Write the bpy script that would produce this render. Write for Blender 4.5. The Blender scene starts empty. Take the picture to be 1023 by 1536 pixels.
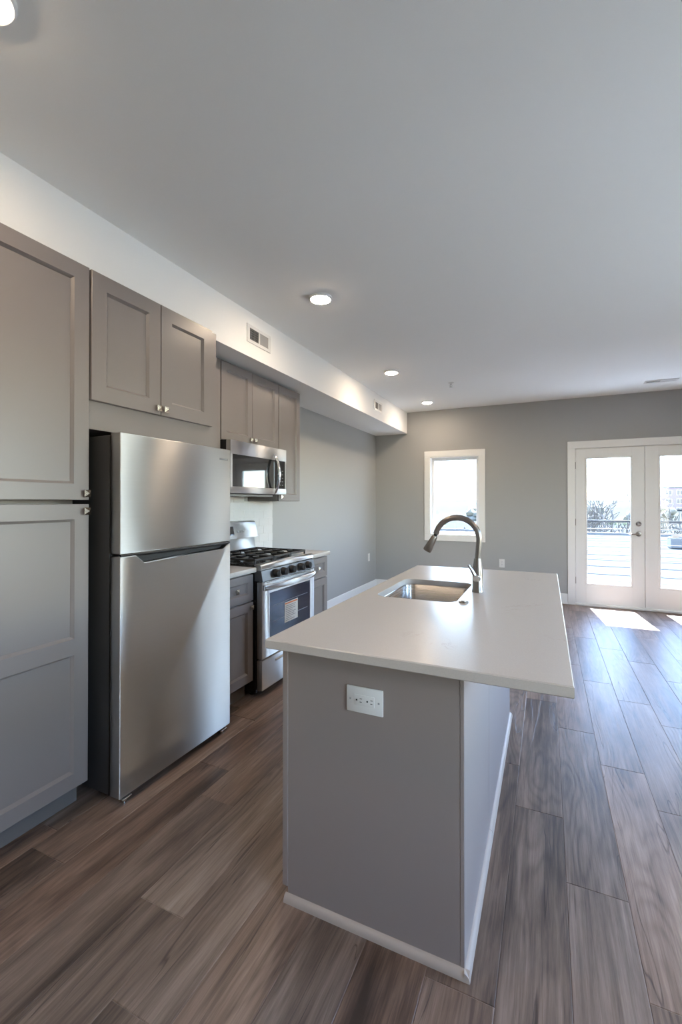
import bpy, bmesh, math, random
from mathutils import Vector, Matrix, noise as mnoise

SC = bpy.context.scene
COL = SC.collection
R = random.Random(7)
PI = math.pi

# ------------------------------------------------------------------ camera
cam_d = bpy.data.cameras.new('camera')
cam = bpy.data.objects.new('camera', cam_d)
COL.objects.link(cam)
cam.location = (0, 0, 1.3572)
cam.rotation_euler = (PI / 2 + 0.0062, 0, 0.4335)
cam_d.sensor_fit = 'VERTICAL'
cam_d.sensor_height = 36.0
cam_d.lens = 36.0 * 666.1 / 1536.0
cam_d.shift_y = -18.8 / 1536.0
cam_d.clip_start = 0.02
cam_d.clip_end = 500
SC.camera = cam

# ------------------------------------------------------------------ exposure, world, sun
SC.view_settings.view_transform = 'Standard'
SC.view_settings.look = 'None'
SC.view_settings.gamma = 1.0
SC.view_settings.use_curve_mapping = False
SC.view_settings.exposure = 0.45
LAMP_POWER = 160.0
SUN_POWER = 112.0
SKY_POWER = 3.2

cy = SC.cycles
cy.max_bounces = 12
cy.diffuse_bounces = 7
cy.glossy_bounces = 5
cy.transparent_max_bounces = 16
cy.caustics_reflective = False
cy.caustics_refractive = False
cy.sample_clamp_indirect = 6.0
cy.use_denoising = True

SUN_DIR = Vector((0.12, -1.07, -1.937)).normalized()
w = bpy.data.worlds.new('world'); SC.world = w
w.use_nodes = True
nt = w.node_tree
bg = nt.nodes['Background']
sky = nt.nodes.new('ShaderNodeTexSky')
sky.sky_type = 'NISHITA'
sky.sun_disc = False
sky.sun_elevation = math.asin(-SUN_DIR.z)
sky.sun_rotation = math.radians(-6)
sky.air_density = 1.0
sky.dust_density = 0.4
sky.ozone_density = 2.0
wb = nt.nodes.new('ShaderNodeMix'); wb.data_type = 'RGBA'; wb.blend_type = 'MULTIPLY'
wb.inputs[0].default_value = 1.0
wb.inputs[7].default_value = (1.07, 0.98, 0.93, 1)      # daylight seen with an indoor white balance
nt.links.new(sky.outputs[0], wb.inputs[6])
nt.links.new(wb.outputs[2], bg.inputs[0])
bg.inputs[1].default_value = SKY_POWER

sd = bpy.data.lights.new('sun', 'SUN')
sd.energy = SUN_POWER
sd.color = (0.94, 0.97, 1.0)
sd.angle = math.radians(0.53)
so = bpy.data.objects.new('sun', sd)
so.rotation_euler = SUN_DIR.to_track_quat('-Z', 'Y').to_euler()
so.location = (-1, 12, 16)
COL.objects.link(so)


# ------------------------------------------------------------------ materials
def new_mat(name):
    m = bpy.data.materials.new(name)
    m.use_nodes = True
    n = m.node_tree
    return m, n, n.nodes['Principled BSDF']


def N(nt, typ, **kw):
    n = nt.nodes.new(typ)
    for k, v in kw.items():
        if k.startswith('i_'):
            key = k[2:]
            key = int(key) if key.isdigit() else key
            n.inputs[key].default_value = v
        else:
            setattr(n, k, v)
    return n


def simple(name, col, rough=0.5, metal=0.0, spec=0.5, bump=0.0, bscale=200.0, vary=0.0, vscale=4.0, coat=0.0):
    m, t, b = new_mat(name)
    b.inputs['Base Color'].default_value = (*col, 1)
    b.inputs['Roughness'].default_value = rough
    b.inputs['Metallic'].default_value = metal
    b.inputs['Specular IOR Level'].default_value = spec
    b.inputs['Coat Weight'].default_value = coat
    tc = N(t, 'ShaderNodeTexCoord')
    if vary > 0:
        no = N(t, 'ShaderNodeTexNoise'); no.inputs['Scale'].default_value = vscale
        no.inputs['Detail'].default_value = 4
        t.links.new(tc.outputs['Object'], no.inputs['Vector'])
        mx = N(t, 'ShaderNodeMix', data_type='RGBA')
        mx.inputs[6].default_value = (*[c * (1 - vary) for c in col], 1)
        mx.inputs[7].default_value = (*[min(1, c * (1 + vary)) for c in col], 1)
        t.links.new(no.outputs[0], mx.inputs[0])
        t.links.new(mx.outputs[2], b.inputs['Base Color'])
    if bump > 0:
        no = N(t, 'ShaderNodeTexNoise'); no.inputs['Scale'].default_value = bscale
        no.inputs['Detail'].default_value = 3
        t.links.new(tc.outputs['Object'], no.inputs['Vector'])
        bp = N(t, 'ShaderNodeBump'); bp.inputs['Strength'].default_value = bump
        bp.inputs['Distance'].default_value = 0.002
        t.links.new(no.outputs[0], bp.inputs['Height'])
        t.links.new(bp.outputs[0], b.inputs['Normal'])
    return m


def steel(name, col=(0.62, 0.61, 0.60), rough=0.24, aniso=0.75, wavy=0.0, rot=0.25, axis='Z'):
    m, t, b = new_mat(name)
    b.inputs['Metallic'].default_value = 1
    b.inputs['Anisotropic'].default_value = aniso
    b.inputs['Anisotropic Rotation'].default_value = rot
    tg = N(t, 'ShaderNodeTangent', direction_type='RADIAL', axis=axis)
    t.links.new(tg.outputs[0], b.inputs['Tangent'])
    tc = N(t, 'ShaderNodeTexCoord')
    mp = N(t, 'ShaderNodeMapping')
    mp.inputs['Scale'].default_value = (2, 2, 500)
    t.links.new(tc.outputs['Object'], mp.inputs['Vector'])
    no = N(t, 'ShaderNodeTexNoise'); no.inputs['Scale'].default_value = 1.0
    no.inputs['Detail'].default_value = 2
    t.links.new(mp.outputs[0], no.inputs['Vector'])
    mx = N(t, 'ShaderNodeMix', data_type='RGBA')
    mx.inputs[6].default_value = (*[c * 0.95 for c in col], 1)
    mx.inputs[7].default_value = (*[min(1, c * 1.05) for c in col], 1)
    t.links.new(no.outputs[0], mx.inputs[0])
    t.links.new(mx.outputs[2], b.inputs['Base Color'])
    mr = N(t, 'ShaderNodeMapRange')
    mr.inputs[3].default_value = rough * 0.9
    mr.inputs[4].default_value = rough * 1.15
    t.links.new(no.outputs[0], mr.inputs[0])
    t.links.new(mr.outputs[0], b.inputs['Roughness'])
    if wavy > 0:
        mp2 = N(t, 'ShaderNodeMapping')
        mp2.inputs['Scale'].default_value = (3.2, 3.2, 1.1)
        t.links.new(tc.outputs['Object'], mp2.inputs['Vector'])
        n2 = N(t, 'ShaderNodeTexNoise'); n2.inputs['Scale'].default_value = 1.0
        n2.inputs['Detail'].default_value = 1
        t.links.new(mp2.outputs[0], n2.inputs['Vector'])
        bp = N(t, 'ShaderNodeBump'); bp.inputs['Strength'].default_value = 1.0
        bp.inputs['Distance'].default_value = wavy
        t.links.new(n2.outputs[0], bp.inputs['Height'])
        t.links.new(bp.outputs[0], b.inputs['Normal'])
    return m


def glass(name, tint=(0.93, 0.97, 0.98)):
    m = bpy.data.materials.new(name); m.use_nodes = True
    t = m.node_tree
    t.nodes.clear()
    out = N(t, 'ShaderNodeOutputMaterial')
    tr = N(t, 'ShaderNodeBsdfTransparent'); tr.inputs[0].default_value = (*tint, 1)
    gl = N(t, 'ShaderNodeBsdfGlossy'); gl.inputs['Roughness'].default_value = 0.02
    lw = N(t, 'ShaderNodeLayerWeight'); lw.inputs[0].default_value = 0.5
    pw = N(t, 'ShaderNodeMath', operation='POWER'); pw.inputs[1].default_value = 5.0
    fr = N(t, 'ShaderNodeMath', operation='MULTIPLY_ADD'); fr.inputs[1].default_value = 0.9; fr.inputs[2].default_value = 0.03
    t.links.new(lw.outputs['Facing'], pw.inputs[0])
    t.links.new(pw.outputs[0], fr.inputs[0])
    mx = N(t, 'ShaderNodeMixShader')
    t.links.new(fr.outputs[0], mx.inputs[0])
    t.links.new(tr.outputs[0], mx.inputs[1])
    t.links.new(gl.outputs[0], mx.inputs[2])
    t.links.new(mx.outputs[0], out.inputs[0])
    return m


def emit(name, col, strength):
    m, t, b = new_mat(name)
    b.inputs['Base Color'].default_value = (0.8, 0.8, 0.8, 1)
    b.inputs['Emission Color'].default_value = (*col, 1)
    b.inputs['Emission Strength'].default_value = strength
    return m


def foliage(name, col):
    m = bpy.data.materials.new(name); m.use_nodes = True
    t = m.node_tree; t.nodes.clear()
    out = N(t, 'ShaderNodeOutputMaterial')
    tc = N(t, 'ShaderNodeTexCoord')
    no = N(t, 'ShaderNodeTexNoise'); no.inputs['Scale'].default_value = 1.2; no.inputs['Detail'].default_value = 5
    t.links.new(tc.outputs['Object'], no.inputs['Vector'])
    mx = N(t, 'ShaderNodeMix', data_type='RGBA')
    mx.inputs[6].default_value = (*[c * 0.55 for c in col], 1); mx.inputs[7].default_value = (*[c * 1.45 for c in col], 1)
    t.links.new(no.outputs[0], mx.inputs[0])
    di = N(t, 'ShaderNodeBsdfDiffuse'); tr = N(t, 'ShaderNodeBsdfTranslucent')
    t.links.new(mx.outputs[2], di.inputs[0]); t.links.new(mx.outputs[2], tr.inputs[0])
    ms = N(t, 'ShaderNodeMixShader'); ms.inputs[0].default_value = 0.45
    t.links.new(di.outputs[0], ms.inputs[1]); t.links.new(tr.outputs[0], ms.inputs[2])
    t.links.new(ms.outputs[0], out.inputs[0])
    return m


def floor_material():
    m, t, b = new_mat('plank_flooring')
    L = t.links.new
    tc = N(t, 'ShaderNodeTexCoord')
    at = N(t, 'ShaderNodeAttribute', attribute_name='plank')
    sep = N(t, 'ShaderNodeSeparateColor')
    L(at.outputs['Color'], sep.inputs[0])
    # each plank looks at its own bit of wood
    off = N(t, 'ShaderNodeVectorMath', operation='SCALE'); off.inputs[3].default_value = 37.0
    L(at.outputs['Color'], off.inputs[0])
    add = N(t, 'ShaderNodeVectorMath', operation='ADD')
    L(tc.outputs['Object'], add.inputs[0]); L(off.outputs[0], add.inputs[1])

    def nz(scale, detail=4, rough=0.55, dist=0.0):
        mp = N(t, 'ShaderNodeMapping'); mp.inputs['Scale'].default_value = scale
        L(add.outputs[0], mp.inputs['Vector'])
        n = N(t, 'ShaderNodeTexNoise'); n.inputs['Scale'].default_value = 1
        n.inputs['Detail'].default_value = detail; n.inputs['Roughness'].default_value = rough
        n.inputs['Distortion'].default_value = dist
        L(mp.outputs[0], n.inputs['Vector'])
        return n.outputs[0]

    def math_(op, a, b_=None, c=None):
        n = N(t, 'ShaderNodeMath', operation=op)
        for i, v in enumerate((a, b_, c)):
            if v is None: continue
            if isinstance(v, (int, float)): n.inputs[i].default_value = v
            else: L(v, n.inputs[i])
        return n.outputs[0]

    broad = nz((5.0, 0.75, 1), 2, 0.5)            # contour of the growth rings
    tone = nz((9.0, 1.1, 1), 5, 0.6, 0.4)         # weathered light and dark streaks
    fine = nz((210, 7.0, 1), 4, 0.7)             # pores
    pores = nz((75, 2.0, 1), 6, 0.75)
    streak = nz((46, 0.9, 1), 3, 0.6, 0.3)
    rings = math_('SINE', math_('MULTIPLY', broad, 120.0))
    rings = math_('MULTIPLY_ADD', rings, 0.5, 0.5)
    rings = math_('POWER', rings, 2.0)
    ringmask = N(t, 'ShaderNodeMapRange'); ringmask.inputs[1].default_value = 0.42
    ringmask.inputs[2].default_value = 0.62
    L(nz((4.0, 0.6, 1), 1), ringmask.inputs[0])
    rings = math_('MULTIPLY', rings, ringmask.outputs[0])
    cr = N(t, 'ShaderNodeValToRGB')
    e = cr.color_ramp.elements
    e[0].position = 0.22; e[0].color = (0.040, 0.029, 0.024, 1)
    e[1].position = 0.85; e[1].color = (0.40, 0.31, 0.25, 1)
    for p, c in ((0.38, (0.098, 0.068, 0.052, 1)), (0.52, (0.178, 0.127, 0.098, 1)), (0.66, (0.262, 0.196, 0.156, 1))):
        k = e.new(p); k.color = c
    v = math_('ADD', math_('MULTIPLY', tone, 0.92), math_('MULTIPLY', pores, 0.55))
    v = math_('ADD', v, math_('MULTIPLY', streak, 0.18))
    v = math_('ADD', v, math_('MULTIPLY', fine, 0.28))
    v = math_('ADD', v, math_('MULTIPLY', math_('SUBTRACT', sep.outputs[0], 0.5), 0.20))
    v = math_('SUBTRACT', v, math_('MULTIPLY', rings, 0.10))
    v = math_('SUBTRACT', v, 0.435)
    # long dark splits
    crack = nz((13.0, 0.9, 1), 2, 0.5, 0.6)
    cm = N(t, 'ShaderNodeMapRange'); cm.inputs[1].default_value = 0.0; cm.inputs[2].default_value = 0.008
    L(math_('ABSOLUTE', math_('SUBTRACT', crack, 0.62)), cm.inputs[0])
    v = math_('SUBTRACT', v, math_('MULTIPLY', math_('SUBTRACT', 1.0, cm.outputs[0]), 0.20))
    L(v, cr.inputs[0])
    # a slight tint from plank to plank
    tint = N(t, 'ShaderNodeMix', data_type='RGBA', blend_type='MULTIPLY')
    tint.inputs[0].default_value = 1
    tr = N(t, 'ShaderNodeValToRGB')
    tr.color_ramp.elements[0].color = (1.06, 0.97, 0.92, 1)
    tr.color_ramp.elements[1].color = (0.95, 1.0, 1.04, 1)
    L(sep.outputs[1], tr.inputs[0])
    L(cr.outputs[0], tint.inputs[6]); L(tr.outputs[0], tint.inputs[7])
    L(tint.outputs[2], b.inputs['Base Color'])
    b.inputs['Specular IOR Level'].default_value = 0.55
    mr = N(t, 'ShaderNodeMapRange'); mr.inputs[3].default_value = 0.26; mr.inputs[4].default_value = 0.50
    L(pores, mr.inputs[0]); L(mr.outputs[0], b.inputs['Roughness'])
    h = math_('ADD', math_('MULTIPLY', fine, 0.6), math_('MULTIPLY', pores, 0.8))
    h = math_('SUBTRACT', h, math_('MULTIPLY', rings, 0.3))
    h = math_('SUBTRACT', h, math_('MULTIPLY', math_('SUBTRACT', 1.0, cm.outputs[0]), 0.7))
    bp = N(t, 'ShaderNodeBump'); bp.inputs['Strength'].default_value = 0.55; bp.inputs['Distance'].default_value = 0.0012
    L(h, bp.inputs['Height']); L(bp.outputs[0], b.inputs['Normal'])
    return m


def quartz_material():
    m, t, b = new_mat('quartz')
    L = t.links.new
    tc = N(t, 'ShaderNodeTexCoord')
    n1 = N(t, 'ShaderNodeTexNoise'); n1.inputs['Scale'].default_value = 3.2; n1.inputs['Detail'].default_value = 8
    n1.inputs['Roughness'].default_value = 0.62; n1.inputs['Distortion'].default_value = 0.9
    L(tc.outputs['Object'], n1.inputs['Vector'])
    ab = N(t, 'ShaderNodeMath', operation='SUBTRACT'); ab.inputs[1].default_value = 0.5
    L(n1.outputs[0], ab.inputs[0])
    ab2 = N(t, 'ShaderNodeMath', operation='ABSOLUTE'); L(ab.outputs[0], ab2.inputs[0])
    mr = N(t, 'ShaderNodeMapRange'); mr.inputs[1].default_value = 0.0; mr.inputs[2].default_value = 0.010
    mr.inputs[3].default_value = 1; mr.inputs[4].default_value = 0
    L(ab2.outputs[0], mr.inputs[0])
    n2 = N(t, 'ShaderNodeTexNoise'); n2.inputs['Scale'].default_value = 5.0; n2.inputs['Detail'].default_value = 2
    L(tc.outputs['Object'], n2.inputs['Vector'])
    mk = N(t, 'ShaderNodeMapRange'); mk.inputs[1].default_value = 0.56; mk.inputs[2].default_value = 0.70
    mk.inputs[3].default_value = 0; mk.inputs[4].default_value = 0.42
    L(n2.outputs[0], mk.inputs[0])
    mu = N(t, 'ShaderNodeMath', operation='MULTIPLY'); L(mr.outputs[0], mu.inputs[0]); L(mk.outputs[0], mu.inputs[1])
    mx = N(t, 'ShaderNodeMix', data_type='RGBA')
    mx.inputs[6].default_value = (0.50, 0.465, 0.435, 1)
    mx.inputs[7].default_value = (0.36, 0.31, 0.28, 1)
    L(mu.outputs[0], mx.inputs[0])
    n3 = N(t, 'ShaderNodeTexNoise'); n3.inputs['Scale'].default_value = 260; n3.inputs['Detail'].default_value = 2
    L(tc.outputs['Object'], n3.inputs['Vector'])
    m3 = N(t, 'ShaderNodeMix', data_type='RGBA', blend_type='MULTIPLY')
    r3 = N(t, 'ShaderNodeMapRange'); r3.inputs[3].default_value = 0.93; r3.inputs[4].default_value = 1.05
    L(n3.outputs[0], r3.inputs[0])
    m3.inputs[0].default_value = 1
    L(mx.outputs[2], m3.inputs[6]); L(r3.outputs[0], m3.inputs[7])
    L(m3.outputs[2], b.inputs['Base Color'])
    b.inputs['Roughness'].default_value = 0.27
    b.inputs['Specular IOR Level'].default_value = 0.42
    return m


M = dict(
    wall=simple('wall_paint', (0.38, 0.382, 0.375), 0.55, spec=0.3, bump=0.10, bscale=220),
    ceiling=simple('ceiling_paint', (0.88, 0.88, 0.86), 0.8, spec=0.2, bump=0.10, bscale=180),
    trim=simple('trim_paint', (0.80, 0.80, 0.785), 0.35, spec=0.45, bump=0.03, bscale=90),
    door=simple('door_paint', (0.78, 0.78, 0.77), 0.32, spec=0.5, bump=0.05, bscale=60),
    cab=simple('cabinet_paint', (0.210, 0.184, 0.176), 0.34, spec=0.5, bump=0.03, bscale=120),
    panel=simple('island_paint', (0.285, 0.240, 0.225), 0.33, spec=0.5, bump=0.05, bscale=90),
    panel_trim=simple('island_trim_paint', (0.42, 0.36, 0.315), 0.35, spec=0.5),
    toe=simple('toe_kick_board', (0.15, 0.135, 0.125), 0.6),
    inside=simple('cabinet_interior', (0.05, 0.048, 0.046), 0.7),
    floor=floor_material(),
    quartz=quartz_material(),
    steel=steel('brushed_steel', (0.59, 0.578, 0.56), 0.47, 1.0, wavy=0.006),
    steel2=steel('range_steel', rough=0.42, aniso=1.0),
    steel3=steel('dark_reflection_steel', (0.17, 0.17, 0.175), 0.40, 0.6),  # dark reflection on the raked control panel put into the steel colour
    sink=steel('sink_steel', (0.50, 0.475, 0.455), 0.26, 0.4),
    nickel=simple('brushed_nickel', (0.25, 0.225, 0.21), 0.30, 1.0),
    knob=simple('satin_nickel', (0.72, 0.68, 0.62), 0.22, 1.0),
    chrome=simple('chrome', (0.75, 0.75, 0.76), 0.12, 1.0),
    fridge_side=simple('fridge_side_paint', (0.030, 0.029, 0.029), 0.45, spec=0.4, bump=0.1, bscale=400),
    black=simple('black_plastic', (0.008, 0.008, 0.009), 0.42),
    enamel=simple('black_enamel', (0.010, 0.010, 0.011), 0.14),
    iron=simple('cast_iron', (0.018, 0.018, 0.019), 0.42, bump=0.3, bscale=500),
    glassblack=simple('black_glass', (0.013, 0.014, 0.017), 0.04, spec=0.6, coat=0.4),
    ovenglass=simple('oven_glass', (0.016, 0.022, 0.045), 0.06, spec=0.6, coat=0.3),
    white=simple('white_plastic', (0.74, 0.73, 0.71), 0.35),
    grey=simple('grey_plastic', (0.30, 0.30, 0.30), 0.4),
    paper=simple('label_paper', (0.78, 0.78, 0.77), 0.6),
    orange=simple('orange_ink', (0.75, 0.22, 0.06), 0.6),
    ink=simple('grey_ink', (0.28, 0.28, 0.29), 0.6),
    tile=simple('glazed_white_tile', (0.70, 0.70, 0.70), 0.10, vary=0.03, vscale=12),
    glass=glass('window_glass'),
    tinted=glass('daylight_dimming_glass', (0.685, 0.725, 0.765)),  # tint added to dim the bright outdoors and cool the daylight
    lamp=emit('warm_led_diffuser', (1.0, 0.79, 0.58), LAMP_POWER),
    deck=simple('deck_boards', (0.72, 0.71, 0.69), 0.7, vary=0.15),
    rail=simple('railing_metal', (0.022, 0.022, 0.024), 0.4, 0.6),
    cable=simple('steel_cable', (0.05, 0.05, 0.055), 0.4, 0.5),
    roof=simple('grey_roof_membrane', (0.050, 0.053, 0.056), 0.95, spec=0.02, vary=0.08, vscale=0.3),
    siding=simple('pale_siding', (0.10, 0.10, 0.10), 0.7),
    bark=simple('grey_bark', (0.13, 0.115, 0.10), 0.9, vary=0.3),
    wood=foliage('haze_paled_twigs', (0.27, 0.255, 0.21)),  # lightened colour stands in for haze over the far trees
    leaf=foliage('haze_paled_leaves', (0.25, 0.27, 0.17)),  # distance haze painted in as a paler leaf colour
    ground=simple('dry_grass', (0.040, 0.041, 0.034), 0.95, spec=0.02, vary=0.3, vscale=0.08),
    brick=simple('haze_paled_brick', (0.30, 0.22, 0.23), 0.9, vary=0.2, vscale=2),  # paled: far-off haze put into the brick colour
    winglass=simple('dark_panes', (0.05, 0.06, 0.08), 0.08),
    concrete=simple('pale_concrete', (0.12, 0.118, 0.115), 0.8),
)


# ------------------------------------------------------------------ mesh helpers
class MB:
    def __init__(self):
        self.bm = bmesh.new()

    def _merge(self, tmp, mi=0):
        if mi:
            for f in tmp.faces: f.material_index = mi
        me = bpy.data.meshes.new('tmp')
        tmp.to_mesh(me); tmp.free()
        self.bm.from_mesh(me)
        bpy.data.meshes.remove(me)
        return self

    def box(self, x0, x1, y0, y1, z0, z1, bev=0.0, seg=2, mi=0):
        t = bmesh.new()
        mat = Matrix.Translation(((x0 + x1) / 2, (y0 + y1) / 2, (z0 + z1) / 2)) @ Matrix.Diagonal((abs(x1 - x0), abs(y1 - y0), abs(z1 - z0), 1))
        bmesh.ops.create_cube(t, size=1, matrix=mat)
        if bev > 0:
            bmesh.ops.bevel(t, geom=t.edges[:], offset=bev, segments=seg, affect='EDGES', profile=0.5)
        return self._merge(t, mi)

    def tube(self, pts, rad, n=12, caps=True, mi=0):
        t = bmesh.new()
        pts = [Vector(p) for p in pts]
        rads = rad if isinstance(rad, (list, tuple)) else [rad] * len(pts)
        rings = []
        d0 = (pts[1] - pts[0]).normalized()
        up = Vector((0, 0, 1)) if abs(d0.z) < 0.9 else Vector((0, 1, 0))
        u = d0.cross(up).normalized()
        for i, p in enumerate(pts):
            if i == 0: d = pts[1] - pts[0]
            elif i == len(pts) - 1: d = pts[-1] - pts[-2]
            else: d = (pts[i + 1] - pts[i]).normalized() + (pts[i] - pts[i - 1]).normalized()
            d = d.normalized()
            u = (u - d * u.dot(d))
            u = u.normalized() if u.length > 1e-6 else d.orthogonal().normalized()
            v = d.cross(u)
            rings.append([t.verts.new(p + (u * math.cos(a) + v * math.sin(a)) * rads[i]) for a in [2 * PI * k / n for k in range(n)]])
        for a, b in zip(rings, rings[1:]):
            for k in range(n):
                t.faces.new((a[k], a[(k + 1) % n], b[(k + 1) % n], b[k]))
        if caps:
            t.faces.new(rings[0][::-1]); t.faces.new(rings[-1])
        bmesh.ops.recalc_face_normals(t, faces=t.faces[:])
        return self._merge(t, mi)

    def lathe(self, prof, origin=(0, 0, 0), axis='z', n=32, mi=0):
        """prof = [(r, h)...] revolved about axis through origin"""
        t = bmesh.new(); o = Vector(origin)
        rings = []
        for r, h in prof:
            ring = []
            if r < 1e-6:
                q = {'z': Vector((0, 0, h)), 'x': Vector((h, 0, 0)), 'y': Vector((0, h, 0))}[axis]
                rings.append([t.verts.new(o + q)]); continue
            for k in range(n):
                a = 2 * PI * k / n; c, s = r * math.cos(a), r * math.sin(a)
                q = {'z': Vector((c, s, h)), 'x': Vector((h, c, s)), 'y': Vector((c, h, s))}[axis]
                ring.append(t.verts.new(o + q))
            rings.append(ring)
        for a, b in zip(rings, rings[1:]):
            for k in range(n):
                k2 = (k + 1) % n
                if len(a) == 1 and len(b) == 1: continue
                if len(a) == 1: t.faces.new((a[0], b[k2], b[k]))
                elif len(b) == 1: t.faces.new((a[k], a[k2], b[0]))
                else: t.faces.new((a[k], a[k2], b[k2], b[k]))
        if len(rings[0]) > 1: t.faces.new(rings[0][::-1])
        if len(rings[-1]) > 1: t.faces.new(rings[-1])
        bmesh.ops.recalc_face_normals(t, faces=t.faces[:])
        return self._merge(t, mi)

    def prism(self, poly, axis, a0, a1, bev=0.0, seg=2, mi=0):
        """poly = 2D points in the plane across axis; extruded from a0 to a1 along axis"""
        t = bmesh.new()
        def P(p, a):
            return {'x': (a, p[0], p[1]), 'y': (p[0], a, p[1]), 'z': (p[0], p[1], a)}[axis]
        v0 = [t.verts.new(P(p, a0)) for p in poly]
        v1 = [t.verts.new(P(p, a1)) for p in poly]
        n = len(poly)
        t.faces.new(v0); t.faces.new(v1[::-1])
        for k in range(n):
            t.faces.new((v0[k], v0[(k + 1) % n], v1[(k + 1) % n], v1[k]))
        bmesh.ops.recalc_face_normals(t, faces=t.faces[:])
        if bev > 0:
            bmesh.ops.bevel(t, geom=t.edges[:], offset=bev, segments=seg, affect='EDGES', profile=0.5)
        return self._merge(t, mi)

    def build(self, name, mats, parent=None, smooth=True, angle=35, loc=None, subsurf=0):
        """link as ONE mesh object. Vertices are given in world space and re-based on the parent's place"""
        me = bpy.data.meshes.new(name)
        base = Vector((0, 0, 0))
        q = parent
        while q is not None:
            base += q.location; q = q.parent
        own = Vector((0, 0, 0))
        if loc is not None: own = Vector(loc) - base
        elif parent is None and self.bm.verts:
            xs = [v.co for v in self.bm.verts]
            lo = Vector([min(c[i] for c in xs) for i in range(3)]); hi = Vector([max(c[i] for c in xs) for i in range(3)])
            own = Vector(((lo.x + hi.x) / 2, (lo.y + hi.y) / 2, lo.z))
        bmesh.ops.translate(self.bm, verts=self.bm.verts, vec=-(base + own))
        self.bm.to_mesh(me); self.bm.free()
        if not isinstance(mats, (list, tuple)): mats = [mats]
        for mm in mats: me.materials.append(mm)
        if smooth:
            me.polygons.foreach_set('use_smooth', [True] * len(me.polygons))
            me.set_sharp_from_angle(angle=math.radians(angle))
        o = bpy.data.objects.new(name, me)
        COL.objects.link(o)
        o.location = own
        if parent is not None: o.parent = parent
        return o


def tag(o, label=None, cat=None, group=None, kind=None):
    if label: o['label'] = label
    if cat: o['category'] = cat
    if group: o['group'] = group
    if kind: o['kind'] = kind
    return o


def thing(name, label, cat, loc, group=None, kind=None):
    o = bpy.data.objects.new(name, None)
    o.empty_display_size = 0.05
    o.location = loc
    COL.objects.link(o)
    return tag(o, label, cat, group, kind)


def copy_tree(o, parent=None):
    c = o.copy(); COL.objects.link(c)
    if parent is not None: c.parent = parent
    for ch in list(o.children): copy_tree(ch, c)
    return c


def shaker(xf, y0, y1, z0, z1, panels, thick=0.02, face=1, depth=0.013):
    """a shaker door in the plane x = xf facing +x (face=1) or -x (face=-1); panels = [(ya, yb, za, zb)] stacked in z"""
    bm = bmesh.new()
    P = lambda y, z, d: bm.verts.new((xf - face * d, y, z))
    ch = 0.0022
    def ring(r, d): return [P(r[0], r[2], d), P(r[1], r[2], d), P(r[1], r[3], d), P(r[0], r[3], d)]
    def inset(r, k): return (r[0] + k, r[1] - k, r[2] + k, r[3] - k)
    def band(a, b):
        for k in range(4): bm.faces.new((a[k], a[(k + 1) % 4], b[(k + 1) % 4], b[k]))
    R0 = (y0, y1, z0, z1)
    back = ring(R0, thick); bm.faces.new(back)
    side = ring(R0, ch); band(back, side)
    fr = inset(R0, ch)
    front = ring(fr, 0); band(side, front)
    panels = sorted(panels, key=lambda p: p[2])
    zs = [fr[2]] + [(a[3] + b[2]) / 2 for a, b in zip(panels, panels[1:])] + [fr[3]]
    for i, p in enumerate(panels):
        cell = ring((fr[0], fr[1], zs[i], zs[i + 1]), 0)
        a = ring(p, 0); band(cell, a)
        b_ = ring(inset(p, 0.004), depth * 0.35); band(a, b_)
        c = ring(inset(p, 0.007), depth * 0.55); band(b_, c)
        d = ring(inset(p, 0.011), depth); band(c, d)
        bm.faces.new(d)
    bmesh.ops.remove_doubles(bm, verts=bm.verts[:], dist=1e-5)
    bmesh.ops.recalc_face_normals(bm, faces=bm.faces[:])
    m = MB(); m.bm.free(); m.bm = bm
    return m


def knob_mb(x, y, z, face=1, s=0.016):
    """square pyramid knob on a short stem"""
    m = MB()
    m.lathe([(0.006, 0), (0.005, 0.012 * face)], (x, y, z), 'x', 12)
    t = bmesh.new()
    def rg(h, k): return [t.verts.new((x + face * h, y + a * k, z + b * k)) for a, b in ((-1, -1), (1, -1), (1, 1), (-1, 1))]
    r1 = rg(0.012, s * 0.82); r2 = rg(0.017, s); r3 = rg(0.019, s * 0.95)
    tip = t.verts.new((x + face * 0.030, y, z))
    t.faces.new(r1)
    for a, b in ((r1, r2), (r2, r3)):
        for k in range(4): t.faces.new((a[k], a[(k + 1) % 4], b[(k + 1) % 4], b[k]))
    for k in range(4): t.faces.new((r3[k], r3[(k + 1) % 4], tip))
    bmesh.ops.recalc_face_normals(t, faces=t.faces[:])
    m._merge(t)
    return m


def rrect(x0, x1, y0, y1, r, n=6):
    pts = []
    for cx, cy_, a0 in ((x1 - r, y1 - r, 0), (x0 + r, y1 - r, 90), (x0 + r, y0 + r, 180), (x1 - r, y0 + r, 270)):
        for k in range(n + 1):
            a = math.radians(a0 + 90 * k / n)
            pts.append((cx + r * math.cos(a), cy_ + r * math.sin(a)))
    return pts


# ------------------------------------------------------------------ the room
XL, XR, YF, YB, ZC = -2.47, 2.60, -2.60, 6.656, 2.74
WT = 0.16

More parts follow.
